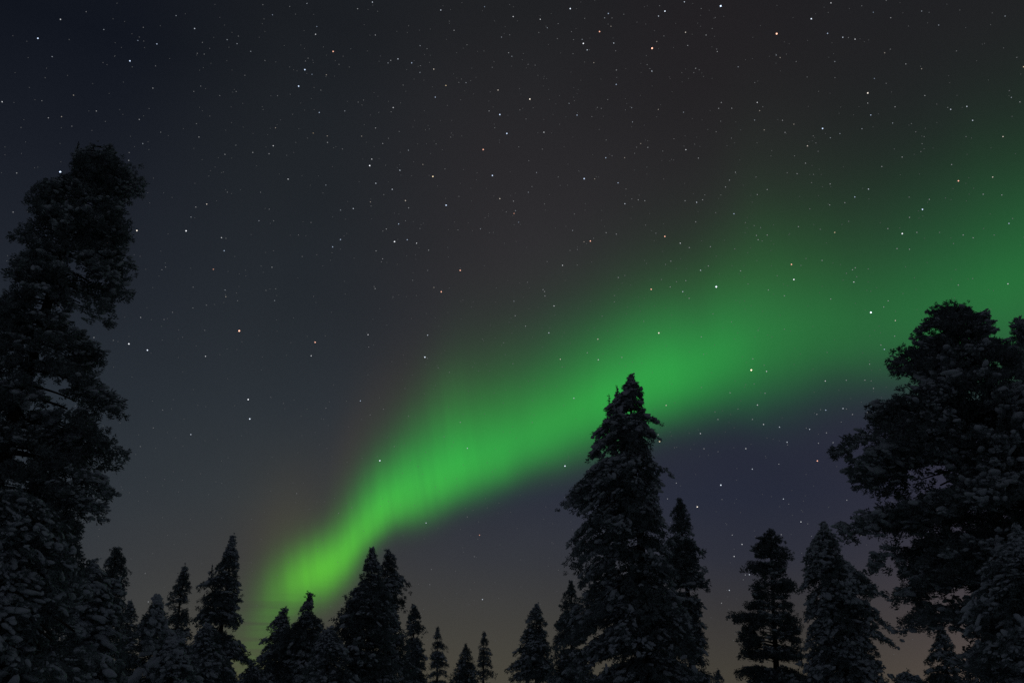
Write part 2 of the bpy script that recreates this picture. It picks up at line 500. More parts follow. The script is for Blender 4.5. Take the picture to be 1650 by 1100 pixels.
    def in_hole(U, V, Z):
        k = d / (d + V)
        r = np.zeros(np.shape(U), bool)
        for (u, zh, ru, rz) in opt.get('holes', ()):
            wv = 1.0 + 0.3 * np.sin(U * 9.0 + Z * 5.0) + 0.25 * np.sin(Z * 13.0 - V * 4.0)
            r |= ((U * k - u) / (ru + 0.25 * ts)) ** 2 + ((CAM_Z + (Z - CAM_Z) * k - zh) / (rz + 0.25 * ts)) ** 2 < wv
        return r
    keep &= ~(in_hole(U, V_, zloc) & (rng.random(len(C)) < 0.9))
    C, D, S = C[keep], D[keep], S[keep]
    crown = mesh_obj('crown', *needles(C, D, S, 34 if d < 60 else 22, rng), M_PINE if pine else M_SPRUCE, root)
    q = C * 1.6
    patch = np.sin(q[:, 0] * 2.2 + ph[6] + 1.5 * np.sin(q[:, 2] * 1.7)) + np.sin(q[:, 1] * 2.0 + ph[7] + np.sin(q[:, 2] * 2.6 + ph[8]))      # where much or little snow has stayed
    pick = rng.random(len(C)) < np.clip(0.05 + 0.42 * snow + (0.38 if snow < 1 else 0.15) * patch, 0.03, 0.92)
    c2, d2, s2 = C[pick], D[pick], S[pick]
    m = 4 if d < 60 else 2
    c2 = np.repeat(c2, m, 0); d2 = np.repeat(d2, m, 0); s2 = np.repeat(s2, m)
    s2 = s2 * (0.34 + 0.22 * min(snow, 1.3)) * rng.choice([0.5, 0.8, 1.15, 1.5], len(s2), p=[.3, .35, .25, .10])
    if d < 14: s2 = s2 * 0.66
    sd = unit(np.cross(d2, ez + 0.01))
    c2 = c2 + d2 * (S[pick].repeat(m) * rng.normal(0, 0.32, len(s2)))[:, None] + sd * (S[pick].repeat(m) * rng.normal(0, 0.30, len(s2)))[:, None] + ez * (rng.normal(0, 0.05, len(s2)) * s2)[:, None]
    d2 = unit(d2 + rng.normal(0, 0.35, d2.shape))
    mesh_obj('snow_clumps', *lumps(c2 + ez * (s2 * 0.22)[:, None], d2, s2, rng, ICO2 if d < 27 else ICO1), M_SNOW, crown, True)
    # wood: the longest limbs are parts of their own, the rest is fine branchwork inside the crown
    limbs.sort(key=lambda q: -q[0])
    tr = trunk.build('trunk', M_BARK, root)
    nl = opt.get('limb', 0)
    for k, (r_, path, rad) in enumerate(limbs):
        if k < nl:
            tb = Tubes(); cut = max(2, int(len(path) * 0.75)); tb.add(path[:cut], [q * 1.9 * (1 - 0.75 * i / cut) for i, q in enumerate(rad[:cut])], 6); tb.build('limb', M_BARK, root)
        elif not in_hole(path @ ex, path @ ey, path[:, 2] + gz).any() or rng.random() < 0.2:
            twigs.add(path[:max(2, int(len(path) * 0.75))], rad, 4)
    twigs.build('branches', M_BARK, root)
    return len(C)

TREES = [
    ('pine_tree', 'tall snow-flecked pine at the left edge with a ragged twin-pointed top', -9.23, 17.74, 12.89, [(12.78, 0.16), (12.6, 0.31), (12.39, 0.33), (12.2, 0.32), (11.97, 0.34), (11.76, 0.48), (11.52, 0.94), (11.37, 1.07), (11.14, 1.19), (10.89, 1.03), (10.62, 0.96), (10.17, 1.05), (9.9, 1.0), (9.61, 1.24), (9.34, 1.3), (9.06, 1.36), (8.65, 1.4), (8.36, 1.4), (8.13, 1.36), (7.87, 1.37), (7.5, 1.25), (7.33, 1.22), (7.12, 1.24), (6.87, 1.25), (6.57, 1.19), (6.26, 1.19), (5.9, 1.13), (5.43, 1.09), (4.97, 1.06), (4.62, 1.0), (4.17, 0.97), (3.95, 0.98), (2.75, 0.91), (1.71, 0.81)], [(12.93, 0.35), (12.81, 0.43), (12.63, 0.52), (12.5, 0.74), (12.24, 0.68), (12.1, 0.79), (12.07, 1.13), (11.93, 1.11), (11.68, 0.91), (11.36, 0.88), (11.06, 0.89), (10.65, 1.07), (10.38, 1.17), (10.13, 1.2), (9.87, 1.22), (9.56, 1.15), (9.14, 1.15), (8.83, 1.2), (8.5, 0.73), (8.21, 0.66), (7.84, 0.85), (7.65, 0.86), (7.41, 0.73), (7.21, 1.15), (6.9, 1.27), (6.57, 1.27), (6.17, 1.14), (5.69, 1.39), (5.18, 1.28), (4.83, 1.49), (4.33, 1.39), (4.08, 1.15), (2.82, 1.28), (1.72, 1.28)], {'snow': 0.4, 'fill': 0.5, 'big': 0.85, 'ragged': 0.17, 'droop': 0.3, 'leaders': [(-0.31, 12.86, 12.16, 0.1), (0.32, 13.0, 12.4, 0.11)], 'limb': 14, 'lean': (0.0, 12.89, -0.57, 5.91), 'holes': [(0.04, 7.34, 0.29, 0.11), (-0.01, 12.86, 0.17, 0.2), (-0.27, 11.45, 0.12, 0.09), (0.6, 9.67, 0.16, 0.07), (0.42, 10.28, 0.12, 0.05), (-0.16, 6.83, 0.21, 0.09), (-0.22, 5.83, 0.16, 0.11), (0.5, 5.47, 0.12, 0.07)]}),
    ('spruce_tree', 'low snow-covered spruce in the lower left corner, in front of the tall pine', -5.4, 9.81, 3.58, [(3.5, 0.1), (3.39, 0.23), (3.22, 0.37), (3.03, 0.44), (2.84, 0.51), (2.59, 0.57), (2.35, 0.63), (2.11, 0.69), (1.88, 0.7), (1.66, 0.7)], [(3.52, 0.09), (3.44, 0.28), (3.3, 0.57), (3.11, 0.72), (2.92, 0.8), (2.67, 0.94), (2.41, 1.03), (2.16, 1.0), (1.91, 1.13), (1.67, 1.21)], {'snow': 1.0, 'fill': 1.0, 'droop': 0.75, 'big': 0.95}),
    ('spruce_tree', 'small spruce with a knobby dark tip above thick snow, beside the tall left pine', -11.57, 27.68, 5.5, [(5.35, 0.08), (5.17, 0.17), (4.96, 0.21), (4.73, 0.24), (4.46, 0.34), (4.19, 0.46), (3.85, 0.5), (3.43, 0.51), (2.76, 0.42), (1.77, 0.35)], [(5.36, 0.1), (5.19, 0.23), (4.98, 0.31), (4.75, 0.37), (4.49, 0.37), (4.23, 0.39), (3.88, 0.46), (3.45, 0.43), (2.77, 0.56), (1.78, 0.77)], {'snow': 0.8, 'fill': 0.9, 'big': 1.15}),
    ('spruce_tree', 'small thin dark spruce tip showing between two snow-covered trees on the left', -21.16, 53.46, 6.21, [(5.88, 0.08), (5.48, 0.19), (4.98, 0.25), (4.17, 0.39), (3.2, 0.45), (1.94, 0.46)], [(5.88, 0.17), (5.49, 0.35), (5.0, 0.51), (4.19, 0.88), (3.22, 1.19), (1.94, 1.61)], {'snow': 0.3, 'fill': 0.9}),
    ('spruce_tree', 'rounded spruce wholly wrapped in pale snow, left of the narrow dark spire', -8.65, 23.46, 3.65, [(3.53, 0.08), (3.37, 0.15), (3.15, 0.26), (2.94, 0.34), (2.65, 0.42), (2.3, 0.45), (1.75, 0.46)], [(3.54, 0.11), (3.38, 0.18), (3.16, 0.25), (2.95, 0.33), (2.66, 0.39), (2.31, 0.49), (1.75, 0.62)], {'snow': 1.25, 'fill': 1.0, 'droop': 0.8, 'big': 1.3}),
    ('spruce_tree', 'narrow dark spruce spire leaning slightly right, beside the taller pointed spruce', -13.4, 38.96, 6.34, [(6.09, 0.07), (5.83, 0.21), (5.51, 0.33), (5.19, 0.41), (4.84, 0.66), (4.53, 0.55), (4.18, 0.6), (3.7, 0.63), (3.0, 0.63), (1.85, 0.58)], [(6.09, 0.15), (5.85, 0.23), (5.53, 0.29), (5.21, 0.25), (4.87, 0.31), (4.56, 0.33), (4.2, 0.39), (3.72, 0.64), (3.02, 0.95), (1.85, 1.27)], {'snow': 0.35, 'fill': 1.0}),
    ('spruce_tree', 'tall sharply pointed spruce left of the glowing foot of the aurora', -12.15, 40.73, 7.82, [(7.55, 0.05), (7.25, 0.15), (6.85, 0.34), (6.46, 0.45), (6.07, 0.53), (5.59, 1.21), (5.29, 0.83), (4.98, 1.19), (4.68, 1.11), (4.28, 1.16), (3.91, 1.17), (3.42, 1.23), (3.06, 1.21), (2.45, 1.24), (1.86, 1.27)], [(7.55, 0.13), (7.27, 0.26), (6.88, 0.35), (6.49, 0.42), (6.1, 0.48), (5.64, 0.53), (5.33, 0.63), (5.03, 0.74), (4.72, 0.79), (4.32, 0.78), (3.94, 0.52), (3.45, 0.82), (3.08, 1.21), (2.47, 1.37), (1.86, 1.47)], {'snow': 0.45, 'fill': 0.9, 'leaders': [(-0.67, 6.63, 5.68, 0.24)]}),
    ('spruce_tree', 'bushy snow-laden spruce with a crooked pointed tip below the aurora foot', -9.31, 44.03, 5.75, [(5.53, 0.09), (5.2, 0.24), (4.84, 0.43), (4.52, 0.49), (4.19, 0.79), (3.71, 1.29), (2.91, 1.63), (1.88, 1.93)], [(5.54, 0.13), (5.21, 0.18), (4.85, 0.29), (4.53, 0.7), (4.21, 0.89), (3.73, 0.98), (2.93, 1.31), (1.88, 1.71)], {'snow': 0.7, 'fill': 1.0, 'big': 1.1}),
    ('spruce_tree', 'lower spruce with thin twiggy tip against the greenest sky near the horizon', -10.94, 46.22, 5.27, [(5.07, 0.1), (4.81, 0.28), (4.58, 0.49), (4.24, 0.63), (3.82, 0.82), (3.26, 0.94), (2.57, 1.1), (1.89, 1.26)], [(5.07, 0.13), (4.82, 0.24), (4.59, 0.32), (4.25, 0.46), (3.83, 0.67), (3.27, 0.88), (2.58, 1.11), (1.9, 1.33)], {'snow': 0.6, 'fill': 0.75}),
    ('spruce_tree', 'broad dark spruce, left and slightly higher spire of the pair below the aurora', -5.49, 37.1, 6.8, [(6.63, 0.11), (6.39, 0.19), (6.11, 0.28), (5.87, 0.31), (5.56, 0.41), (5.25, 0.61), (4.97, 0.94), (4.69, 1.0), (4.4, 0.86), (4.05, 1.31), (3.71, 1.47), (3.15, 1.62), (2.49, 1.71), (1.83, 1.75)], [(6.64, 0.11), (6.4, 0.21), (6.12, 0.28), (5.88, 0.38), (5.58, 0.49), (5.27, 0.6), (4.99, 0.69), (4.72, 0.82), (4.42, 0.93), (4.07, 0.99), (3.73, 1.05), (3.17, 1.13), (2.5, 1.27), (1.84, 1.41)], {'snow': 0.4, 'fill': 1.1}),
    ('spruce_tree', 'dark spruce with one bough sticking out right, the right spire of the close pair', -5.08, 39.07, 6.98, [(6.77, 0.17), (6.5, 0.23), (6.19, 0.39), (5.9, 0.48), (5.7, 0.47), (5.5, 0.51), (5.21, 0.59), (4.91, 0.58), (4.55, 0.66), (4.19, 0.79), (3.47, 0.87), (2.77, 0.95), (1.85, 1.0)], [(6.78, 0.16), (6.51, 0.3), (6.21, 0.47), (5.91, 0.43), (5.72, 1.02), (5.52, 1.0), (5.22, 0.76), (4.93, 0.67), (4.56, 0.78), (4.2, 0.65), (3.49, 0.85), (2.78, 1.1), (1.85, 1.43)], {'snow': 0.45, 'fill': 1.1}),
    ('spruce_tree', 'slim dark spruce standing just right of the broad paired spruces', -5.53, 54.72, 6.15, [(5.84, 0.16), (5.4, 0.29), (5.06, 0.38), (4.8, 0.37), (4.4, 0.35), (3.74, 0.46), (2.92, 0.64), (1.95, 0.8)], [(5.84, 0.22), (5.41, 0.38), (5.07, 0.39), (4.8, 0.61), (4.4, 0.48), (3.74, 0.5), (2.92, 0.74), (1.95, 0.9)], {'snow': 0.3, 'fill': 1.0}),
    ('spruce_tree', 'small distant spruce with a slim stepped outline, first from the paired spruces', -5.87, 77.28, 6.26, [(5.79, 0.18), (5.22, 0.31), (4.76, 0.4), (4.15, 0.48), (3.23, 0.69), (2.09, 0.94)], [(5.79, 0.21), (5.23, 0.32), (4.76, 0.63), (4.16, 0.55), (3.23, 0.86), (2.09, 1.18)], {'snow': 0.3, 'fill': 0.9}),
    ('spruce_tree', 'small distant bushy spruce, the lower of the two tips left of the middle gap', -3.87, 82.41, 5.22, [(4.82, 0.2), (4.32, 0.5), (3.68, 0.75), (3.0, 1.05), (2.12, 1.44)], [(4.82, 0.27), (4.32, 0.43), (3.68, 0.7), (3.0, 1.02), (2.12, 1.34)], {'snow': 0.4, 'fill': 1.0}),
    ('spruce_tree', 'small distant spruce with a needle-thin tip, the last before the wide gap in the treeline', -2.29, 79.97, 6.03, [(5.55, 0.2), (4.96, 0.34), (4.39, 0.39), (3.76, 0.48), (3.05, 0.57), (2.11, 0.76)], [(5.55, 0.21), (4.97, 0.37), (4.39, 0.52), (3.77, 0.53), (3.05, 0.84), (2.11, 0.94)], {'snow': 0.3, 'fill': 0.8}),
    ('spruce_tree', 'medium dark spruce left of the tall centre spruce', 1.51, 59.98, 6.62, [(6.33, 0.2), (5.95, 0.47), (5.59, 0.55), (5.14, 0.7), (4.67, 0.86), (4.2, 0.97), (3.58, 1.24), (2.87, 1.47), (1.98, 1.62)], [(6.32, 0.19), (5.95, 0.42), (5.58, 0.57), (5.14, 0.52), (4.67, 0.75), (4.2, 0.81), (3.58, 0.88), (2.87, 0.95), (1.98, 1.16)], {'snow': 0.35, 'fill': 1.0}),
    ('spruce_tree', 'dark spruce half hidden behind the left flank of the tall centre spruce', 3.2, 52.4, 7.2, [(6.78, 0.21), (6.22, 0.46), (5.57, 0.67), (4.92, 0.89), (4.12, 1.03), (3.18, 1.25), (1.93, 1.46)], [(6.77, 0.19), (6.22, 0.35), (5.56, 0.53), (4.92, 0.72), (4.12, 0.83), (3.17, 1.0), (1.93, 1.23)], {'snow': 0.3, 'fill': 0.9}),
    ('spruce_tree', 'tall snow-laden spruce in the centre, its knobby top set against the green aurora', 4.01, 29.73, 11.53, [(11.34, 0.09), (11.13, 0.27), (10.87, 0.42), (10.63, 0.7), (10.33, 0.81), (10.08, 0.99), (9.87, 1.12), (9.62, 1.25), (9.39, 1.42), (9.08, 1.55), (8.77, 1.62), (8.54, 1.57), (8.29, 1.25), (8.12, 1.17), (7.92, 1.18), (7.72, 1.31), (7.55, 2.02), (7.4, 2.36), (7.1, 2.49), (6.82, 2.29), (6.55, 1.78), (6.3, 2.04), (6.07, 2.27), (5.68, 2.32), (5.33, 2.48), (5.06, 2.52), (4.81, 2.22), (4.43, 2.19), (3.87, 2.43), (3.23, 2.6), (2.5, 2.76), (1.79, 2.92)], [(11.33, 0.07), (11.11, 0.25), (10.84, 0.34), (10.58, 0.37), (10.28, 0.39), (10.02, 0.44), (9.81, 0.55), (9.56, 0.5), (9.33, 0.53), (9.02, 0.47), (8.71, 0.46), (8.48, 0.48), (8.22, 0.87), (8.06, 1.02), (7.86, 0.97), (7.66, 0.76), (7.48, 0.67), (7.32, 0.7), (7.02, 0.68), (6.75, 0.71), (6.49, 0.81), (6.23, 0.91), (6.0, 1.05), (5.61, 1.11), (5.27, 1.16), (5.01, 1.18), (4.76, 1.21), (4.39, 1.26), (3.84, 1.33), (3.2, 1.59), (2.49, 1.8), (1.79, 1.86)], {'snow': 0.8, 'fill': 0.68, 'ragged': 0.14, 'wide': 1.04, 'leaders': [(-0.77, 10.89, 9.69, 0.13), (-0.49, 11.18, 10.53, 0.11)], 'boughs': [(0.93, 9.75), (0.77, 9.32), (-2.28, 7.4), (-2.17, 7.15), (-1.92, 7.45), (-2.44, 5.39), (-2.41, 5.1)], 'droop': 0.55, 'limb': 10, 'holes': [(-0.55, 5.22, 0.22, 0.2), (-0.19, 5.97, 0.16, 0.12), (0.53, 5.63, 0.1, 0.08), (-0.87, 6.0, 0.1, 0.08), (-0.44, 9.32, 0.12, 0.1), (-0.16, 10.26, 0.06, 0.12)]}),
    ('spruce_tree', 'slim spruce close behind the right flank of the tall centre spruce', 6.95, 38.17, 8.99, [(8.67, 0.22), (8.34, 0.37), (7.99, 0.44), (7.59, 0.56), (7.24, 0.63), (6.95, 0.7), (6.65, 0.82), (6.31, 0.88), (5.94, 0.95), (5.53, 1.03), (5.2, 1.14), (4.74, 1.22), (4.15, 1.3), (3.22, 1.49), (2.3, 1.64), (1.84, 1.71)], [(8.65, 0.2), (8.32, 0.28), (7.97, 0.31), (7.57, 0.31), (7.21, 0.46), (6.91, 0.63), (6.62, 0.56), (6.28, 0.54), (5.91, 0.71), (5.5, 0.97), (5.17, 0.71), (4.72, 0.53), (4.13, 0.54), (3.2, 0.57), (2.29, 0.64), (1.84, 0.7)], {'snow': 0.5, 'fill': 1.0}),
    ('spruce_tree', 'tiny distant spruce tip barely showing in the gap right of the centre spruce', 17.88, 85.65, 3.21, [(2.85, 0.24), (2.45, 0.48), (2.14, 0.66)], [(2.85, 0.18), (2.45, 0.41), (2.14, 0.55)], {'snow': 0.3, 'fill': 1.0}),
    ('pine_tree', 'airy pine with flat layered boughs and gaps, left of the snowy drooping spruce', 10.91, 39.73, 7.95, [(7.83, 0.27), (7.58, 0.65), (7.28, 0.72), (7.09, 0.64), (6.81, 0.71), (6.62, 1.04), (6.4, 1.34), (6.05, 0.83), (5.75, 0.86), (5.45, 0.91), (5.15, 0.96), (4.91, 1.38), (4.57, 1.87), (4.32, 1.94), (4.02, 1.66), (3.66, 1.74), (3.34, 1.82), (3.05, 1.59), (2.57, 1.48), (1.86, 1.74)], [(7.81, 0.24), (7.54, 0.42), (7.23, 0.49), (7.04, 0.89), (6.76, 0.79), (6.56, 0.67), (6.34, 0.55), (6.01, 0.62), (5.7, 0.88), (5.4, 1.0), (5.11, 0.72), (4.86, 0.65), (4.51, 1.0), (4.27, 1.12), (3.98, 0.99), (3.62, 0.91), (3.31, 0.97), (3.02, 0.89), (2.55, 0.94), (1.85, 0.96)], {'snow': 0.35, 'fill': 0.8, 'ragged': 0.2, 'limb': 16, 'lean': (0.0, 7.95, -0.2, 3.51), 'holes': [(-0.36, 4.61, 0.71, 0.08), (-0.64, 3.76, 0.36, 0.14), (-0.48, 3.35, 0.33, 0.11), (0.95, 4.47, 0.44, 0.11), (0.25, 3.32, 0.16, 0.11), (0.86, 5.95, 0.22, 0.14)]}),
    ('spruce_tree', 'snowy spruce with heavy drooping right-hand boughs, right of the airy layered pine', 11.85, 35.58, 7.57, [(7.36, 0.14), (7.09, 0.28), (6.87, 0.46), (6.59, 0.54), (6.33, 0.9), (6.06, 1.0), (5.73, 0.99), (5.42, 1.02), (5.15, 1.09), (4.74, 1.13), (4.32, 1.05), (3.92, 1.0), (3.55, 1.04), (3.24, 1.07), (2.9, 1.2), (2.47, 1.37), (2.08, 1.46), (1.83, 1.53)], [(7.35, 0.09), (7.06, 0.23), (6.82, 0.52), (6.55, 0.44), (6.27, 0.58), (5.99, 0.66), (5.66, 0.95), (5.34, 1.38), (5.06, 1.56), (4.67, 1.55), (4.26, 1.46), (3.86, 1.83), (3.49, 1.99), (3.2, 1.99), (2.87, 1.24), (2.45, 1.52), (2.07, 1.76), (1.82, 1.76)], {'snow': 0.9, 'fill': 0.95, 'droop': 0.55, 'boughs': [(1.96, 3.11), (1.53, 4.8)]}),
    ('pine_tree', 'big spreading pine at the right edge with a rounded broken crown and heavy limbs', 11.02, 21.1, 10.43, [(10.46, 0.5), (10.38, 0.86), (10.22, 0.91), (10.03, 0.88), (9.88, 0.96), (9.72, 1.15), (9.52, 1.32), (9.24, 1.42), (9.06, 1.73), (8.93, 1.89), (8.71, 1.75), (8.43, 1.6), (8.16, 1.67), (8.01, 2.25), (7.77, 2.31), (7.47, 2.49), (7.18, 2.91), (6.95, 3.14), (6.7, 3.23), (6.43, 3.2), (6.17, 3.03), (5.81, 3.07), (5.53, 2.99), (5.22, 2.69), (5.0, 2.92), (4.65, 2.99), (4.25, 2.99), (4.03, 2.74), (3.77, 2.5), (3.47, 2.65), (3.23, 2.12), (3.01, 2.02), (2.85, 1.21)], [(10.33, 0.18), (10.18, 0.21), (9.98, 0.42), (9.76, 0.63), (9.61, 0.55), (9.4, 0.68), (9.14, 0.9), (8.85, 0.98), (8.63, 1.01), (8.47, 1.05), (8.29, 1.08), (8.05, 1.04), (7.78, 1.05), (7.57, 1.02), (7.34, 1.04), (7.05, 0.99), (6.73, 1.0), (6.5, 0.96), (6.27, 0.92), (6.02, 0.94), (5.8, 0.9), (5.47, 0.9), (5.22, 0.86), (4.95, 0.81), (4.73, 0.83), (4.41, 0.77), (4.04, 0.77), (3.86, 0.74), (3.62, 0.75), (3.34, 0.7), (3.14, 0.61), (2.93, 0.57), (2.81, 0.55)], {'snow': 0.5, 'fill': 0.7, 'ragged': 0.15, 'droop': 0.12, 'limb': 30, 'bare': 1, 'lean': (-0.01, 10.38, 0.46, 7.11), 'holes': [(-1.06, 6.32, 0.38, 0.32), (-1.62, 6.31, 0.13, 0.19), (0.53, 8.8, 0.17, 0.08), (0.9, 8.37, 0.22, 0.14), (-0.2, 8.1, 0.19, 0.08), (-2.43, 4.4, 0.1, 0.1), (-1.32, 4.38, 0.16, 0.1), (-0.89, 3.5, 0.21, 0.35), (-0.42, 5.44, 0.17, 0.11), (-1.13, 7.31, 0.1, 0.06), (0.24, 5.2, 0.14, 0.08), (-2.27, 3.9, 0.19, 0.13), (0.01, 9.89, 0.0, 0.0), (-0.69, 9.85, 0.19, 0.08)]}),
    ('pine_tree', 'second pine cut by the right edge, its round top beside the big spreading pine', 13.96, 23.69, 11.15, [(11.08, 0.21), (10.92, 0.34), (10.62, 0.35), (10.24, 0.29), (9.68, 0.63), (8.84, 0.89), (8.0, 1.12), (6.69, 1.36), (5.09, 1.68), (3.86, 2.03), (2.65, 2.37), (1.76, 2.54)], [(11.0, 0.17), (10.81, 0.23), (10.5, 0.23), (10.15, 0.23), (9.5, 0.38), (8.65, 0.37), (7.81, 0.36), (6.51, 0.27), (4.96, 0.05), (3.77, -0.1), (2.6, -0.25), (1.75, -0.34)], {'snow': 0.4, 'fill': 0.7, 'limb': 10}),
    ('spruce_tree', 'dark bushy spruce filling the lower right corner under the big pine', 8.93, 16.54, 4.28, [(3.97, 0.27), (3.66, 0.5), (3.36, 0.82), (3.1, 0.98), (2.83, 0.96), (2.53, 1.11), (2.22, 1.2), (1.91, 1.29), (1.71, 1.35)], [(3.94, 0.14), (3.62, 0.27), (3.3, 0.4), (3.04, 0.54), (2.78, 0.54), (2.48, 0.57), (2.19, 0.61), (1.9, 0.6), (1.7, 0.61)], {'snow': 0.25, 'fill': 1.0, 'droop': 0.5}),
    ('spruce_tree', 'small spruce with upturned twigs below the lowest limb of the big right pine', 15.15, 34.31, 3.73, [(3.55, 0.15), (3.26, 0.27), (2.95, 0.44), (2.64, 0.68), (2.27, 0.86), (1.82, 0.92)], [(3.54, 0.09), (3.25, 0.21), (2.93, 0.4), (2.63, 0.47), (2.26, 0.57), (1.82, 0.62)], {'snow': 0.5, 'fill': 1.0}),
    ('spruce_tree', 'flat snow-capped low spruce at the bottom edge, left of the lower right corner', 17.62, 44.11, 2.3, [(2.19, 0.3), (2.04, 0.42), (1.88, 0.55)], [(2.19, 0.32), (2.03, 0.45), (1.88, 0.53)], {'snow': 1.2, 'fill': 1.0, 'big': 1.2}),
    ('spruce_tree', 'low snowy spruce tucked between the narrow dark spire and the sharply pointed spruce', -9.9, 31.48, 3.63, [(3.46, 0.15), (3.21, 0.32), (2.82, 0.42), (2.26, 0.55), (1.8, 0.64)], [(3.46, 0.19), (3.22, 0.41), (2.84, 0.64), (2.27, 0.93), (1.8, 1.17)], {'snow': 0.8, 'fill': 1.1}),
    ('spruce_tree', 'low spruce at the bottom edge under the glowing foot of the aurora', -9.21, 34.8, 2.44, [(2.27, 0.17), (2.07, 0.32), (1.82, 0.47)], [(2.27, 0.21), (2.07, 0.44), (1.82, 0.67)], {'snow': 0.6, 'fill': 1.1}),
    ('spruce_tree', 'low snowy spruce in front of the left foot of the paired dark spruces', -6.48, 34.4, 3.63, [(3.46, 0.25), (3.15, 0.44), (2.63, 0.61), (1.82, 0.76)], [(3.47, 0.23), (3.16, 0.51), (2.64, 0.75), (1.82, 1.02)], {'snow': 0.7, 'fill': 1.1}),
    ('spruce_tree', 'snow-heavy spruce between the lower left corner spruce and the knobby-tipped one', -10.5, 23.79, 4.6, [(4.44, 0.15), (4.21, 0.26), (3.83, 0.38), (3.38, 0.52), (2.88, 0.58), (2.31, 0.57), (1.75, 0.54)], [(4.45, 0.16), (4.24, 0.37), (3.87, 0.56), (3.42, 0.74), (2.91, 0.9), (2.33, 1.09), (1.75, 1.25)], {'snow': 1.0, 'fill': 1.1}),
    ('spruce_tree', 'low snow-covered spruce in front of the narrow dark spire, at the bottom edge', -7.81, 22.69, 2.83, [(2.69, 0.16), (2.41, 0.32), (2.08, 0.41), (1.74, 0.47)], [(2.69, 0.17), (2.42, 0.34), (2.08, 0.54), (1.75, 0.71)], {'snow': 1.0, 'fill': 1.1}),
]
total_tufts = 0
for i, (kind, label, x, y, ztop, L, R, opt) in enumerate(TREES):
    n = tree(kind, label, x, y, ztop, L, R, opt, 11 + i * 7)
    total_tufts += n
print('tufts', total_tufts)

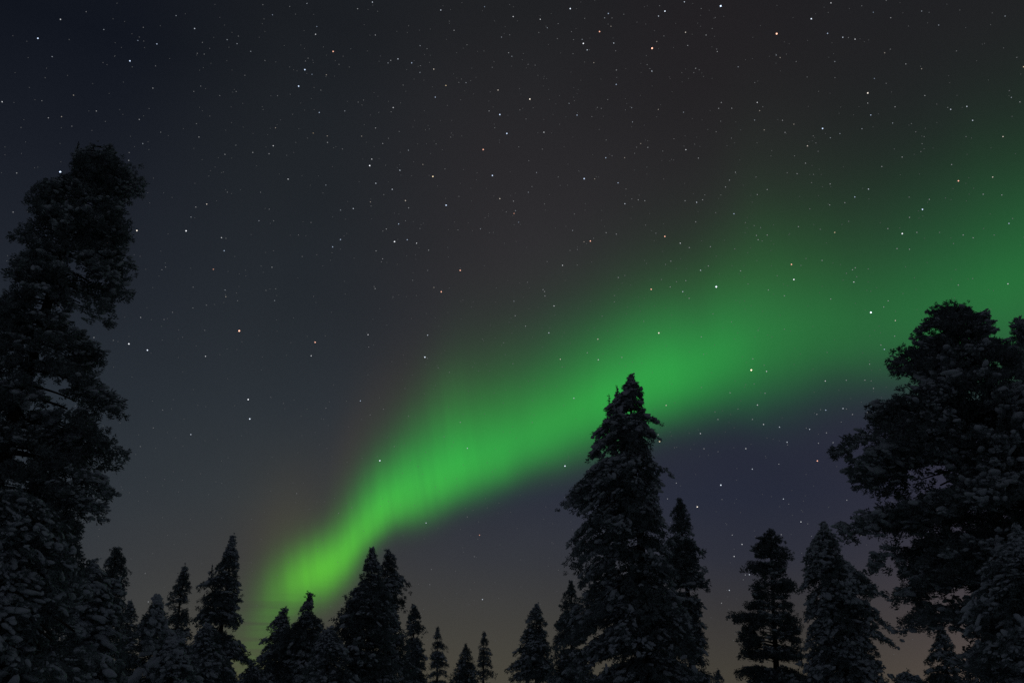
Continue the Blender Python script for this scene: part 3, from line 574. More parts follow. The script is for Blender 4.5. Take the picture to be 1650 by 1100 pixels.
# ------------------------------------------------------------------ stars
# bearing, altitude (degrees), brightness class, tint and, for the ones that stand out, a description
STARS = [
    (15.46, 39.26, 6, 'b', 'brilliant bluish star almost at the top edge, right of the middle'),
    (10.32, 37.51, 6, 'r', 'brilliant orange star below and left of the bluish one at the top edge'),
    (19.1, 37.2, 6, 'r', 'brilliant pinkish star high up, right of the bluish one at the top edge'),
    (13.47, 23.27, 6, 'w', 'brilliant white star just above the green aurora band, brightest of that area'),
    (22.61, 20.72, 6, 'w', 'brilliant white star in the dim green sky left of the big right pine top'),
    (-17.44, 20.26, 6, 'r', 'brilliant orange star, left one of two warm stars in the grey sky on the left'),
    (15.18, 18.13, 6, 'y', 'brilliant yellowish star inside the green aurora, high right of the centre spruce'),
    (-29.07, 27.53, 6, 'b', 'brilliant bluish star close left of the ragged top of the tall left pine'),
    (-31.76, 34.09, 5, 'b', None),
    (-26.28, 34.29, 5, 'b', None),
    (-13.07, 37.06, 5, 'r', 'bright orange star near two bluish stars in the upper left sky'),
    (-14.93, 35.82, 5, 'b', None),
    (-15.25, 34.85, 5, 'b', None),
    (-2.05, 32.12, 5, 'r', 'bright orange star alone in the upper middle of the sky'),
    (4.41, 40.07, 5, 'w', None),
    (5.31, 38.11, 5, 'w', None),
    (6.54, 38.71, 5, 'r', 'bright orange star near the top edge, left of the brilliant orange one'),
    (11.43, 39.45, 5, 'w', None),
    (-0.88, 34.18, 5, 'b', None),
    (-0.37, 33.08, 5, 'b', None),
    (1.3, 35.07, 5, 'w', None),
    (21.52, 37.58, 5, 'w', None),
    (24.38, 32.94, 5, 'w', None),
    (21.28, 31.54, 5, 'b', None),
    (-24.24, 25.19, 5, 'w', None),
    (-21.36, 25.64, 5, 'w', None),
    (-9.96, 30.8, 5, 'w', None),
    (-5.55, 30.42, 5, 'y', None),
    (-1.38, 30.59, 5, 'b', None),
    (-4.57, 28.74, 5, 'b', None),
    (-7.99, 26.39, 5, 'w', None),
    (5.06, 30.31, 5, 'b', None),
    (5.35, 26.55, 5, 'r', 'bright orange star above the middle of the aurora band, with a faint close companion'),
    (-3.5, 24.82, 5, 'r', 'bright orange star, right one of a slanting pair in the middle of the sky'),
    (-4.73, 23.48, 5, 'r', 'bright orange star, lower left one of a slanting pair in the middle of the sky'),
    (10.37, 26.55, 5, 'r', 'bright orange star above the aurora, upper right of the one with a companion'),
    (9.26, 23.43, 5, 'r', 'bright orange star on the upper edge of the green, left of the brilliant white star'),
    (18.3, 24.1, 5, 'r', 'bright orange star in the green glow, upper one of a close vertical pair'),
    (18.34, 23.2, 5, 'w', None),
    (28.69, 27.12, 5, 'r', 'bright orange star in the dim green sky high above the big right pine'),
    (26.43, 25.99, 5, 'b', None),
    (25.07, 24.87, 5, 'w', None),
    (-12.72, 19.99, 5, 'r', 'bright orange star, right one of two warm stars in the grey sky on the left'),
    (-16.47, 16.28, 5, 'w', None),
    (-16.26, 15.15, 5, 'w', None),
    (-23.7, 18.76, 5, 'w', None),
    (-22.62, 18.54, 5, 'w', None),
    (-5.67, 19.45, 5, 'w', None),
    (-8.23, 13.08, 5, 'w', None),
    (3.31, 12.87, 5, 'w', None),
    (9.59, 20.75, 5, 'w', None),
    (12.76, 11.46, 5, 'w', None),
    (11.27, 10.24, 5, 'w', None),
    (18.48, 12.54, 5, 'r', "bright orange star below the aurora, left of the big right pine's lowest left clump"),
    (9.24, 14.2, 5, 'y', 'bright yellowish star touching the right side of the tall centre spruce'),
    (-23.39, 10.29, 5, 'w', 'bright white star just right of the tall left pine, halfway down its crown'),
    (-30.74, 35.38, 4, 'w', None),
    (-24.82, 35.54, 4, 'b', None),
    (-32.9, 30.38, 4, 'w', None),
    (-22.6, 36.84, 4, 'w', None),
    (-14.41, 37.85, 4, 'w', None),
    (-10.5, 40.03, 4, 'w', None),
    (-5.38, 39.95, 4, 'w', None),
    (-8.39, 37.07, 4, 'w', None),
    (-7.38, 36.91, 4, 'b', None),
    (-5.75, 36.65, 4, 'w', None),
    (-4.83, 35.76, 4, 'y', None),
    (-5.57, 35.06, 4, 'b', None),
    (-8.55, 34.29, 4, 'w', None),
    (-13.68, 33.54, 4, 'b', None),
    (-16.55, 31.27, 4, 'w', None),
    (-9.84, 31.19, 4, 'w', None),
    (0.09, 39.72, 4, 'w', None),
    (2.13, 39.55, 4, 'w', None),
    (5.58, 37.74, 4, 'w', None),
    (7.25, 39.66, 4, 'b', None),
    (7.55, 38.01, 4, 'w', None),
    (7.59, 35.68, 4, 'b', None),
    (12.89, 39.8, 4, 'w', None),
    (10.94, 39.23, 4, 'w', None),
    (12.8, 38.15, 4, 'w', None),
    (10.2, 36.24, 4, 'w', None),
    (-1.02, 35.59, 4, 'w', None),
    (2.29, 33.13, 4, 'w', None),
    (4.69, 34.06, 4, 'b', None),
    (6.62, 31.48, 4, 'b', None),
    (12.19, 31.54, 4, 'w', None),
    (22.94, 38.15, 4, 'w', None),
    (22.44, 36.61, 4, 'b', None),
    (23.37, 36.21, 4, 'w', None),
    (24.12, 35.95, 4, 'w', None),
    (33.4, 32.1, 4, 'y', None),
    (29.02, 30.99, 4, 'w', None),
    (29.94, 30.92, 4, 'w', None),
    (30.1, 30.12, 4, 'w', None),
    (31.53, 28.87, 4, 'w', None),
    (24.35, 31.72, 4, 'b', None),
    (20.19, 30.73, 4, 'w', None),
    (17.28, 33.65, 4, 'w', None),
    (-20.33, 27.35, 4, 'w', None),
    (-19.17, 25.56, 4, 'w', None),
    (-18.91, 24.83, 4, 'b', None),
    (-19.43, 23.67, 4, 'r', None),
    (-15.36, 29.48, 4, 'w', None),
    (-10.88, 28.18, 4, 'w', None),
    (-11.59, 26.27, 4, 'b', None),
    (-12.07, 25.79, 4, 'b', None),
    (-9.47, 29.79, 4, 'w', None),
    (-8.32, 29.51, 4, 'w', None),
    (-7.86, 30.67, 4, 'w', None),
    (-7.38, 28.89, 4, 'w', None),
    (-7.77, 27.47, 4, 'b', None),
    (-7.14, 26.55, 4, 'b', None),
    (-6.5, 26.37, 4, 'w', None),
    (-0.85, 29.21, 4, 'w', None),
    (0.14, 28.32, 4, 'r', None),
    (3.42, 25.13, 4, 'w', None),
    (2.8, 22.66, 4, 'w', None),
    (7.4, 29.95, 4, 'b', None),
    (7.8, 28.68, 4, 'w', None),
    (11.36, 26.07, 4, 'w', None),
    (15.02, 27.48, 4, 'b', None),
    (12.64, 28.4, 4, 'w', None),
    (12.55, 24.34, 4, 'w', None),
    (11.3, 23.15, 4, 'w', None),
    (30.55, 26.9, 4, 'w', None),
    (23.53, 27.69, 4, 'w', None),
    (22.65, 27.39, 4, 'b', None),
    (30.89, 24.27, 4, 'b', None),
    (21.16, 25.58, 4, 'y', None),
    (21.88, 22.59, 4, 'w', None),
    (30.21, 21.08, 4, 'w', None),
    (-12.9, 19.16, 4, 'w', None),
    (-19.26, 18.57, 4, 'w', None),
    (-19.55, 13.98, 4, 'w', None),
    (-9.4, 20.66, 4, 'w', None),
    (-5.54, 20.8, 4, 'w', None),
    (-9.64, 16.63, 4, 'b', None),
    (-2.81, 13.95, 4, 'w', None),
    (2.43, 21.01, 4, 'w', None),
    (3.15, 19.38, 4, 'w', None),
    (3.97, 16.98, 4, 'w', None),
    (5.63, 20.55, 4, 'w', None),
    (5.61, 19.29, 4, 'w', None),
    (9.78, 16.35, 4, 'w', None),
    (11.77, 14.56, 4, 'w', None),
    (15.35, 16.04, 4, 'w', None),
    (16.09, 17.98, 4, 'w', None),
    (15.6, 14.87, 4, 'w', None),
    (16.52, 14.65, 4, 'w', None),
    (14.42, 13.52, 4, 'w', None),
    (14.69, 12.3, 4, 'w', None),
    (16.32, 10.48, 4, 'w', None),
    (16.87, 13.74, 4, 'w', None),
    (18.25, 14.39, 4, 'w', None),
    (21.13, 13.97, 4, 'w', None),
    (20.29, 15.42, 4, 'w', None),
    (19.3, 15.42, 4, 'b', None),
    (19.48, 17.1, 4, 'w', None),
    (23.91, 20.07, 4, 'w', None),
    (23.06, 18.53, 4, 'b', None),
    (13.2, 7.32, 4, 'w', None),
    (13.71, 7.99, 4, 'w', None),
    (17.17, 9.13, 4, 'w', None),
    (-5.25, 9.44, 4, 'w', None),
    (-1.98, 8.76, 4, 'r', None),
    (-1.76, 5.03, 4, 'w', None),
    (12.77, 5.42, 4, 'w', None),
    (13.98, 6.27, 4, 'w', None),
    (-28.15, 35.53, 3, 'w', None),
    (-26.01, 35.46, 3, 'b', None),
    (-30.77, 33.39, 3, 'w', None),
    (-29.16, 31.73, 3, 'w', None),
    (-30.29, 30.21, 3, 'w', None),
    (-29.59, 30.45, 3, 'w', None),
    (-27.71, 31.21, 3, 'w', None),
    (-25.14, 31.31, 3, 'w', None),
    (-24.63, 33.16, 3, 'w', None),
    (-21.36, 31.04, 3, 'w', None),
    (-24.7, 30.05, 3, 'w', None),
    (-19.59, 30.34, 3, 'w', None),
    (-23.9, 37.27, 3, 'w', None),
    (-20.39, 36.65, 3, 'w', None),
    (-19.7, 36.55, 3, 'w', None),
    (-27.66, 29.21, 3, 'w', None),
    (-17.54, 38.48, 3, 'b', None),
    (-15.22, 39.43, 3, 'w', None),
    (-14.37, 38.28, 3, 'b', None),
    (-14.41, 35.62, 3, 'b', None),
    (-13.41, 35.71, 3, 'w', None),
    (-11.55, 39.57, 3, 'w', None),
    (-10.13, 38.26, 3, 'w', None),
    (-2.08, 40.24, 3, 'b', None),
    (-4.34, 38.88, 3, 'w', None),
    (-6.82, 37.91, 3, 'w', None),
    (-8.91, 36.95, 3, 'w', None),
    (-9.09, 36.79, 3, 'w', None),
    (-6.75, 36.41, 3, 'w', None),
    (-3.37, 35.97, 3, 'w', None),
    (-11.93, 33.81, 3, 'w', None),
    (-16.52, 32.31, 3, 'w', None),
    (-13.97, 32.32, 3, 'y', None),
    (-13.0, 32.26, 3, 'w', None),
    (-12.95, 31.89, 3, 'w', None),
    (-10.64, 32.47, 3, 'w', None),
    (-16.77, 30.78, 3, 'w', None),
    (-17.83, 30.71, 3, 'w', None),
    (-9.71, 33.02, 3, 'w', None),
    (-9.15, 32.16, 3, 'w', None),
    (-7.33, 31.88, 3, 'w', None),
    (-1.66, 34.38, 3, 'w', None),
    (-18.73, 36.29, 3, 'w', None),
    (2.65, 39.07, 3, 'w', None),
    (-0.79, 38.58, 3, 'w', None),
    (5.23, 38.34, 3, 'w', None),
    (6.03, 37.0, 3, 'w', None),
    (6.96, 39.44, 3, 'w', None),
    (7.4, 38.95, 3, 'w', None),
    (7.65, 36.49, 3, 'w', None),
    (10.69, 37.85, 3, 'w', None),
    (12.88, 37.41, 3, 'w', None),
    (14.24, 37.83, 3, 'w', None),
    (14.92, 36.83, 3, 'w', None),
    (13.31, 36.09, 3, 'w', None),
    (16.25, 35.8, 3, 'w', None),
    (-0.25, 37.71, 3, 'w', None),
    (-0.01, 37.51, 3, 'w', None),
    (4.14, 34.76, 3, 'w', None),
    (8.61, 34.28, 3, 'w', None),
    (8.62, 33.45, 3, 'w', None),
    (10.48, 34.03, 3, 'w', None),
    (12.22, 33.71, 3, 'w', None),
    (9.11, 32.16, 3, 'w', None),
    (9.59, 31.9, 3, 'w', None),
    (7.94, 31.41, 3, 'w', None),
    (12.99, 30.97, 3, 'w', None),
    (14.87, 33.97, 3, 'w', None),
    (14.65, 33.66, 3, 'w', None),
    (15.54, 33.56, 3, 'w', None),
    (25.52, 37.09, 3, 'b', None),
    (26.53, 36.56, 3, 'w', None),
    (28.44, 36.44, 3, 'w', None),
    (29.27, 35.48, 3, 'w', None),
    (33.04, 34.88, 3, 'w', None),
    (18.9, 36.06, 3, 'w', None),
    (19.14, 35.88, 3, 'w', None),
    (22.64, 35.03, 3, 'w', None),
    (25.8, 34.84, 3, 'w', None),
    (26.94, 33.97, 3, 'w', None),
    (27.81, 33.5, 3, 'w', None),
    (24.92, 33.63, 3, 'b', None),
    (24.28, 32.4, 3, 'w', None),
    (25.87, 31.86, 3, 'w', None),
    (27.71, 32.06, 3, 'w', None),
    (32.41, 30.75, 3, 'w', None),
    (32.8, 30.4, 3, 'w', None),
    (25.57, 31.02, 3, 'w', None),
    (23.69, 31.08, 3, 'w', None),
    (22.31, 31.07, 3, 'w', None),
    (21.68, 30.94, 3, 'w', None),
    (17.38, 33.17, 3, 'w', None),
    (16.98, 32.69, 3, 'w', None),
    (17.54, 32.05, 3, 'w', None),
    (18.8, 32.41, 3, 'w', None),
    (19.5, 32.08, 3, 'w', None),
    (18.87, 31.71, 3, 'w', None),
    (25.79, 29.07, 3, 'w', None),
    (-25.36, 28.97, 3, 'w', None),
    (-20.97, 27.08, 3, 'w', None),
    (-21.18, 26.47, 3, 'w', None),
    (-15.84, 24.21, 3, 'w', None),
    (-12.83, 29.4, 3, 'w', None),
    (-16.96, 26.84, 3, 'w', None),
    (-11.73, 28.02, 3, 'w', None),
    (-18.57, 22.55, 3, 'w', None),
    (-18.48, 22.17, 3, 'w', None),
    (-15.47, 22.26, 3, 'w', None),
    (-6.28, 31.1, 3, 'w', None),
    (-7.14, 28.47, 3, 'w', None),
    (-9.76, 28.66, 3, 'w', None),
    (-8.58, 27.12, 3, 'w', None),
    (-5.67, 25.98, 3, 'w', None),
    (-9.19, 25.76, 3, 'w', None),
    (-8.73, 25.31, 3, 'w', None),
    (-2.17, 27.37, 3, 'w', None),
    (0.1, 29.06, 3, 'w', None),
    (0.24, 28.49, 3, 'w', None),
    (0.46, 27.79, 3, 'b', None),
    (1.73, 30.76, 3, 'w', None),
    (1.14, 29.59, 3, 'w', None),
    (5.79, 30.27, 3, 'w', None),
    (4.16, 27.23, 3, 'w', None),
    (4.92, 26.52, 3, 'w', None),
    (6.44, 27.01, 3, 'w', None),
    (-5.23, 23.73, 3, 'w', None),
    (-9.11, 23.48, 3, 'w', None),
    (2.08, 23.67, 3, 'w', None),
    (2.18, 23.55, 3, 'w', None),
    (2.2, 23.28, 3, 'w', None),
    (0.13, 22.97, 3, 'w', None),
    (9.17, 28.77, 3, 'w', None),
    (8.73, 28.86, 3, 'y', None),
    (11.93, 25.76, 3, 'w', None),
    (7.13, 26.89, 3, 'w', None),
    (12.48, 27.25, 3, 'y', None),
    (13.31, 25.69, 3, 'w', None),
    (13.05, 28.51, 3, 'w', None),
    (11.88, 28.56, 3, 'w', None),
    (14.63, 29.1, 3, 'w', None),
    (14.93, 29.47, 3, 'w', None),
    (15.37, 29.88, 3, 'w', None),
    (16.64, 28.42, 3, 'w', None),
    (17.31, 28.63, 3, 'w', None),
    (19.32, 29.27, 3, 'w', None),
    (19.93, 29.78, 3, 'w', None),
    (19.0, 26.23, 3, 'w', None),
    (16.32, 26.05, 3, 'w', None),
    (17.0, 25.99, 3, 'w', None),
    (16.4, 25.78, 3, 'w', None),
    (13.07, 24.56, 3, 'w', None),
    (10.66, 25.04, 3, 'w', None),
    (7.13, 24.26, 3, 'w', None),
    (11.55, 23.8, 3, 'w', None),
    (10.51, 23.49, 3, 'w', None),
    (11.68, 22.72, 3, 'w', None),
    (15.1, 24.07, 3, 'w', None),
    (16.71, 22.76, 3, 'w', None),
    (17.65, 22.32, 3, 'w', None),
    (24.52, 28.79, 3, 'w', None),
    (28.49, 28.07, 3, 'w', None),
    (21.28, 28.37, 3, 'w', None),
    (22.01, 27.17, 3, 'w', None),
    (21.08, 27.19, 3, 'w', None),
    (26.91, 26.46, 3, 'b', None),
    (25.63, 25.69, 3, 'w', None),
    (29.87, 26.11, 3, 'w', None),
    (30.83, 25.85, 3, 'w', None),
    (24.3, 25.29, 3, 'w', None),
    (25.9, 24.79, 3, 'w', None),
    (24.64, 24.09, 3, 'w', None),
    (25.33, 23.93, 3, 'w', None),
    (28.39, 24.16, 3, 'w', None),
    (28.89, 23.9, 3, 'w', None),
    (20.18, 24.09, 3, 'w', None),
    (22.08, 23.39, 3, 'w', None),
    (21.9, 23.3, 3, 'w', None),
    (27.64, 21.49, 3, 'w', None),
    (23.68, 21.24, 3, 'w', None),
    (23.38, 20.93, 3, 'w', None),
    (20.4, 21.8, 3, 'w', None),
    (-23.27, 20.34, 3, 'w', None),
    (-25.65, 18.85, 3, 'r', None),
    (-23.51, 12.75, 3, 'r', None),
    (-3.29, 15.52, 3, 'w', None),
    (0.21, 22.08, 3, 'w', None),
    (0.89, 21.44, 3, 'w', None),
    (4.91, 19.74, 3, 'w', None),
    (7.14, 19.38, 3, 'w', None),
    (12.27, 20.35, 3, 'w', None),
    (12.9, 15.34, 3, 'w', None),
    (13.77, 16.88, 3, 'w', None),
    (15.34, 18.79, 3, 'w', None),
    (15.87, 16.7, 3, 'w', None),
    (14.97, 15.21, 3, 'w', None),
    (16.26, 12.5, 3, 'w', None),
    (19.18, 14.11, 3, 'w', None),
    (18.66, 13.55, 3, 'w', None),
    (19.49, 13.52, 3, 'w', None),
    (18.76, 15.22, 3, 'w', None),
    (20.78, 15.03, 3, 'w', None),
    (20.68, 17.02, 3, 'w', None),
    (21.73, 16.91, 3, 'w', None),
    (22.14, 16.39, 3, 'w', None),
    (22.12, 17.79, 3, 'w', None),
    (23.74, 19.2, 3, 'w', None),
    (22.9, 18.8, 3, 'w', None),
    (23.77, 18.03, 3, 'w', None),
    (9.18, 14.61, 3, 'w', None),
    (11.92, 13.65, 3, 'w', None),
    (10.11, 11.68, 3, 'w', None),
    (9.52, 10.77, 3, 'w', None),
    (13.19, 8.54, 3, 'w', None),
    (15.99, 8.46, 3, 'w', None),
    (19.85, 10.21, 3, 'w', None),
    (20.05, 8.15, 3, 'w', None),
    (-31.35, 26.93, 3, 'w', None),
    (-31.11, 24.84, 3, 'w', None),
    (-28.76, 27.36, 3, 'w', None),
    (-20.69, 4.58, 3, 'w', None),
    (13.75, 6.26, 3, 'w', None),
    (12.27, 4.71, 3, 'w', None),
    (21.67, 4.12, 3, 'w', None),
    (-29.37, 36.16, 2, 'w', None),
    (-28.92, 30.09, 2, 'r', None),
    (-21.69, 33.85, 2, 'w', None),
    (-22.08, 33.48, 2, 'w', None),
    (-20.4, 33.55, 2, 'w', None),
    (-19.37, 33.95, 2, 'w', None),
    (-21.63, 31.75, 2, 'w', None),
    (-23.74, 30.88, 2, 'w', None),
    (-18.97, 30.96, 2, 'w', None),
    (-19.68, 36.97, 2, 'w', None),
    (-21.97, 36.21, 2, 'w', None),
    (-21.75, 35.61, 2, 'w', None),
    (-22.2, 35.57, 2, 'w', None),
    (-24.68, 34.37, 2, 'w', None),
    (-25.82, 36.21, 2, 'y', None),
    (-30.83, 31.0, 2, 'w', None),
    (-18.93, 34.93, 2, 'w', None),
    (-18.28, 38.91, 2, 'w', None),
    (-16.41, 39.1, 2, 'w', None),
    (-14.78, 36.48, 2, 'w', None),
    (-14.94, 36.3, 2, 'w', None),
    (-12.58, 36.39, 2, 'w', None),
    (-6.3, 37.77, 2, 'w', None),
    (-6.73, 36.79, 2, 'w', None),
    (-3.89, 35.97, 2, 'w', None),
    (-3.35, 38.11, 2, 'w', None),
    (-1.46, 36.88, 2, 'w', None),
    (-8.68, 34.03, 2, 'w', None),
    (-7.92, 35.62, 2, 'w', None),
    (-10.68, 34.55, 2, 'w', None),
    (-11.04, 34.4, 2, 'w', None),
    (-13.7, 34.81, 2, 'w', None),
    (-16.61, 34.13, 2, 'w', None),
    (-11.9, 31.61, 2, 'w', None),
    (-8.77, 32.49, 2, 'w', None),
    (-8.04, 32.94, 2, 'w', None),
    (-5.4, 32.35, 2, 'w', None),
    (-4.38, 32.79, 2, 'w', None),
    (-1.24, 33.41, 2, 'w', None),
    (-17.71, 35.94, 2, 'w', None),
    (2.01, 38.82, 2, 'w', None),
    (-0.17, 38.71, 2, 'w', None),
    (5.47, 39.49, 2, 'w', None),
    (3.47, 39.28, 2, 'w', None),
    (4.45, 38.8, 2, 'w', None),
    (3.39, 38.45, 2, 'w', None),
    (4.59, 38.35, 2, 'w', None),
    (4.52, 37.57, 2, 'w', None),
    (7.51, 39.4, 2, 'w', None),
    (8.4, 39.54, 2, 'w', None),
    (7.67, 37.57, 2, 'w', None),
    (11.07, 39.78, 2, 'w', None),
    (14.06, 39.3, 2, 'w', None),
    (15.0, 38.69, 2, 'w', None),
    (11.23, 38.11, 2, 'w', None),
    (14.71, 38.13, 2, 'w', None),
    (14.89, 36.97, 2, 'w', None),
    (9.89, 36.63, 2, 'w', None),
    (10.07, 36.39, 2, 'w', None),
    (13.55, 35.98, 2, 'w', None),
    (13.15, 35.86, 2, 'w', None),
    (1.19, 37.05, 2, 'w', None),
    (1.71, 37.0, 2, 'w', None),
    (0.57, 34.45, 2, 'w', None),
    (1.01, 33.92, 2, 'w', None),
    (0.48, 32.29, 2, 'w', None),
    (2.16, 32.14, 2, 'w', None),
    (6.93, 34.85, 2, 'w', None),
    (6.17, 34.44, 2, 'w', None),
    (6.45, 34.37, 2, 'w', None),
    (5.75, 33.93, 2, 'w', None),
    (6.7, 32.52, 2, 'w', None),
    (8.8, 31.97, 2, 'w', None),
    (8.64, 31.62, 2, 'w', None),
    (10.6, 31.6, 2, 'w', None),
    (11.43, 32.25, 2, 'w', None),
    (14.71, 32.92, 2, 'w', None),
    (14.34, 32.36, 2, 'w', None),
    (15.32, 31.87, 2, 'w', None),
    (7.07, 31.57, 2, 'w', None),
    (24.87, 37.58, 2, 'w', None),
    (26.43, 37.5, 2, 'w', None),
    (23.72, 36.12, 2, 'w', None),
    (20.16, 35.49, 2, 'w', None),
    (22.5, 34.17, 2, 'w', None),
    (20.74, 34.53, 2, 'w', None),
    (26.17, 34.95, 2, 'w', None),
    (29.98, 33.91, 2, 'w', None),
    (33.16, 32.67, 2, 'w', None),
    (25.58, 33.22, 2, 'w', None),
    (28.88, 31.13, 2, 'w', None),
    (32.38, 31.12, 2, 'w', None),
    (26.65, 30.76, 2, 'w', None),
    (26.82, 30.26, 2, 'w', None),
    (20.63, 31.23, 2, 'w', None),
    (20.74, 30.81, 2, 'w', None),
    (20.81, 30.32, 2, 'w', None),
    (17.62, 33.36, 2, 'w', None),
    (17.26, 34.78, 2, 'w', None),
    (19.3, 30.3, 2, 'w', None),
    (27.25, 29.9, 2, 'w', None),
    (27.06, 29.55, 2, 'w', None),
    (26.91, 29.14, 2, 'w', None),
    (29.57, 29.36, 2, 'w', None),
    (-18.89, 25.56, 2, 'w', None),
    (-19.15, 28.22, 2, 'w', None),
    (-17.05, 28.5, 2, 'w', None),
    (-16.38, 27.59, 2, 'w', None),
    (-16.03, 26.95, 2, 'w', None),
    (-13.61, 27.11, 2, 'w', None),
    (-14.35, 26.29, 2, 'w', None),
    (-13.99, 25.04, 2, 'w', None),
    (-22.46, 23.22, 2, 'w', None),
    (-22.27, 23.4, 2, 'w', None),
    (-20.5, 22.48, 2, 'w', None),
    (-17.74, 22.02, 2, 'w', None),
    (-16.07, 22.81, 2, 'w', None),
    (-15.47, 22.96, 2, 'w', None),
    (-19.58, 21.54, 2, 'w', None),
    (-20.35, 21.28, 2, 'w', None),
    (-21.5, 20.88, 2, 'w', None),
    (-4.72, 30.9, 2, 'w', None),
    (-9.7, 28.42, 2, 'w', None),
    (-8.88, 29.16, 2, 'w', None),
    (-8.81, 26.98, 2, 'r', None),
    (-7.31, 27.68, 2, 'w', None),
    (-8.79, 25.12, 2, 'w', None),
    (-6.31, 27.27, 2, 'w', None),
    (-3.71, 27.27, 2, 'w', None),
    (-3.7, 29.3, 2, 'w', None),
    (-0.4, 28.41, 2, 'w', None),
    (1.19, 31.48, 2, 'w', None),
    (1.4, 29.93, 2, 'w', None),
    (3.25, 30.47, 2, 'w', None),
    (2.26, 28.88, 2, 'w', None),
    (4.31, 28.22, 2, 'w', None),
    (5.58, 26.71, 2, 'w', None),
    (4.45, 26.07, 2, 'w', None),
    (3.95, 26.03, 2, 'w', None),
    (4.41, 25.12, 2, 'w', None),
    (2.38, 25.38, 2, 'w', None),
    (-6.66, 24.11, 2, 'w', None),
    (-5.68, 24.75, 2, 'w', None),
    (-9.18, 23.6, 2, 'w', None),
    (1.04, 24.13, 2, 'w', None),
    (8.29, 28.94, 2, 'w', None),
    (9.79, 26.79, 2, 'w', None),
    (9.13, 27.32, 2, 'w', None),
    (13.22, 28.78, 2, 'w', None),
    (14.28, 28.67, 2, 'w', None),
    (16.68, 29.44, 2, 'w', None),
    (18.7, 29.41, 2, 'w', None),
    (20.34, 29.07, 2, 'w', None),
    (20.15, 28.62, 2, 'w', None),
    (19.84, 27.15, 2, 'w', None),
    (16.64, 25.68, 2, 'w', None),
    (16.24, 26.64, 2, 'w', None),
    (16.63, 26.48, 2, 'w', None),
    (15.7, 26.88, 2, 'w', None),
    (14.86, 25.41, 2, 'w', None),
    (10.3, 24.87, 2, 'w', None),
    (7.57, 24.36, 2, 'w', None),
    (10.94, 23.78, 2, 'w', None),
    (9.97, 23.98, 2, 'w', None),
    (18.87, 23.97, 2, 'w', None),
    (19.23, 24.33, 2, 'w', None),
    (15.49, 23.25, 2, 'w', None),
    (17.35, 23.54, 2, 'w', None),
    (6.83, 23.17, 2, 'w', None),
    (6.8, 22.79, 2, 'w', None),
    (13.12, 21.67, 2, 'w', None),
    (13.84, 27.67, 2, 'w', None),
    (7.93, 29.55, 2, 'w', None),
    (25.8, 26.81, 2, 'w', None),
    (31.13, 24.49, 2, 'w', None),
    (22.08, 26.08, 2, 'w', None),
    (20.31, 25.89, 2, 'w', None),
    (27.15, 24.55, 2, 'w', None),
    (27.79, 23.8, 2, 'w', None),
    (30.01, 23.82, 2, 'w', None),
    (21.52, 23.15, 2, 'w', None),
    (22.09, 22.87, 2, 'w', None),
    (22.82, 23.21, 2, 'w', None),
    (28.46, 21.71, 2, 'w', None),
    (-19.49, 20.07, 2, 'w', None),
    (-21.93, 20.4, 2, 'w', None),
    (-24.58, 18.84, 2, 'w', None),
    (-21.3, 15.23, 2, 'w', None),
    (-21.68, 14.17, 2, 'w', None),
    (-11.74, 16.08, 2, 'w', None),
    (-22.24, 13.06, 2, 'w', None),
    (-9.31, 19.91, 2, 'w', None),
    (-5.51, 19.38, 2, 'w', None),
    (-4.79, 18.83, 2, 'w', None),
    (-4.06, 18.56, 2, 'w', None),
    (-8.16, 16.19, 2, 'w', None),
    (-8.98, 15.81, 2, 'w', None),
    (-6.57, 15.81, 2, 'b', None),
    (-4.29, 14.63, 2, 'w', None),
    (-7.38, 13.96, 2, 'w', None),
    (3.26, 18.91, 2, 'w', None),
    (0.06, 19.14, 2, 'w', None),
    (-0.55, 20.42, 2, 'w', None),
    (1.29, 15.53, 2, 'w', None),
    (14.24, 21.1, 2, 'w', None),
    (8.66, 21.51, 2, 'w', None),
    (5.96, 21.95, 2, 'w', None),
    (12.33, 19.29, 2, 'w', None),
    (12.76, 15.8, 2, 'w', None),
    (12.04, 17.31, 2, 'w', None),
    (14.16, 15.89, 2, 'w', None),
    (15.98, 18.35, 2, 'w', None),
    (15.83, 20.45, 2, 'w', None),
    (17.43, 20.36, 2, 'w', None),
    (15.27, 17.3, 2, 'w', None),
    (12.76, 10.62, 2, 'w', None),
    (16.88, 13.58, 2, 'w', None),
    (18.06, 14.47, 2, 'w', None),
    (20.48, 15.37, 2, 'w', None),
    (19.01, 15.47, 2, 'w', None),
    (22.07, 16.83, 2, 'w', None),
    (21.61, 15.06, 2, 'w', None),
    (19.79, 18.74, 2, 'w', None),
    (20.09, 14.66, 2, 'w', None),
    (12.75, 13.43, 2, 'w', None),
    (16.59, 10.17, 2, 'r', None),
    (17.54, 9.0, 2, 'w', None),
    (17.67, 8.29, 2, 'w', None),
    (20.37, 8.2, 2, 'w', None),
    (-10.54, 9.89, 2, 'w', None),
    (-2.74, 9.83, 2, 'w', None),
    (-2.28, 7.5, 2, 'r', None),
    (-4.84, 6.73, 2, 'w', None),
    (-4.91, 5.86, 2, 'w', None),
    (-13.1, 10.95, 2, 'w', None),
    (-9.77, 10.24, 2, 'w', None),
    (-29.65, 26.95, 2, 'w', None),
    (-25.41, 29.4, 2, 'w', None),
    (-21.05, 6.1, 2, 'w', None),
    (13.61, 5.99, 2, 'w', None),
    (-27.09, 30.78, 1, 'w', None),
    (-21.45, 35.98, 1, 'w', None),
    (-25.96, 35.66, 1, 'w', None),
    (-25.65, 35.51, 1, 'w', None),
    (-27.84, 33.83, 1, 'w', None),
    (-30.02, 34.51, 1, 'w', None),
    (-30.91, 32.22, 1, 'w', None),
    (-24.66, 32.02, 1, 'w', None),
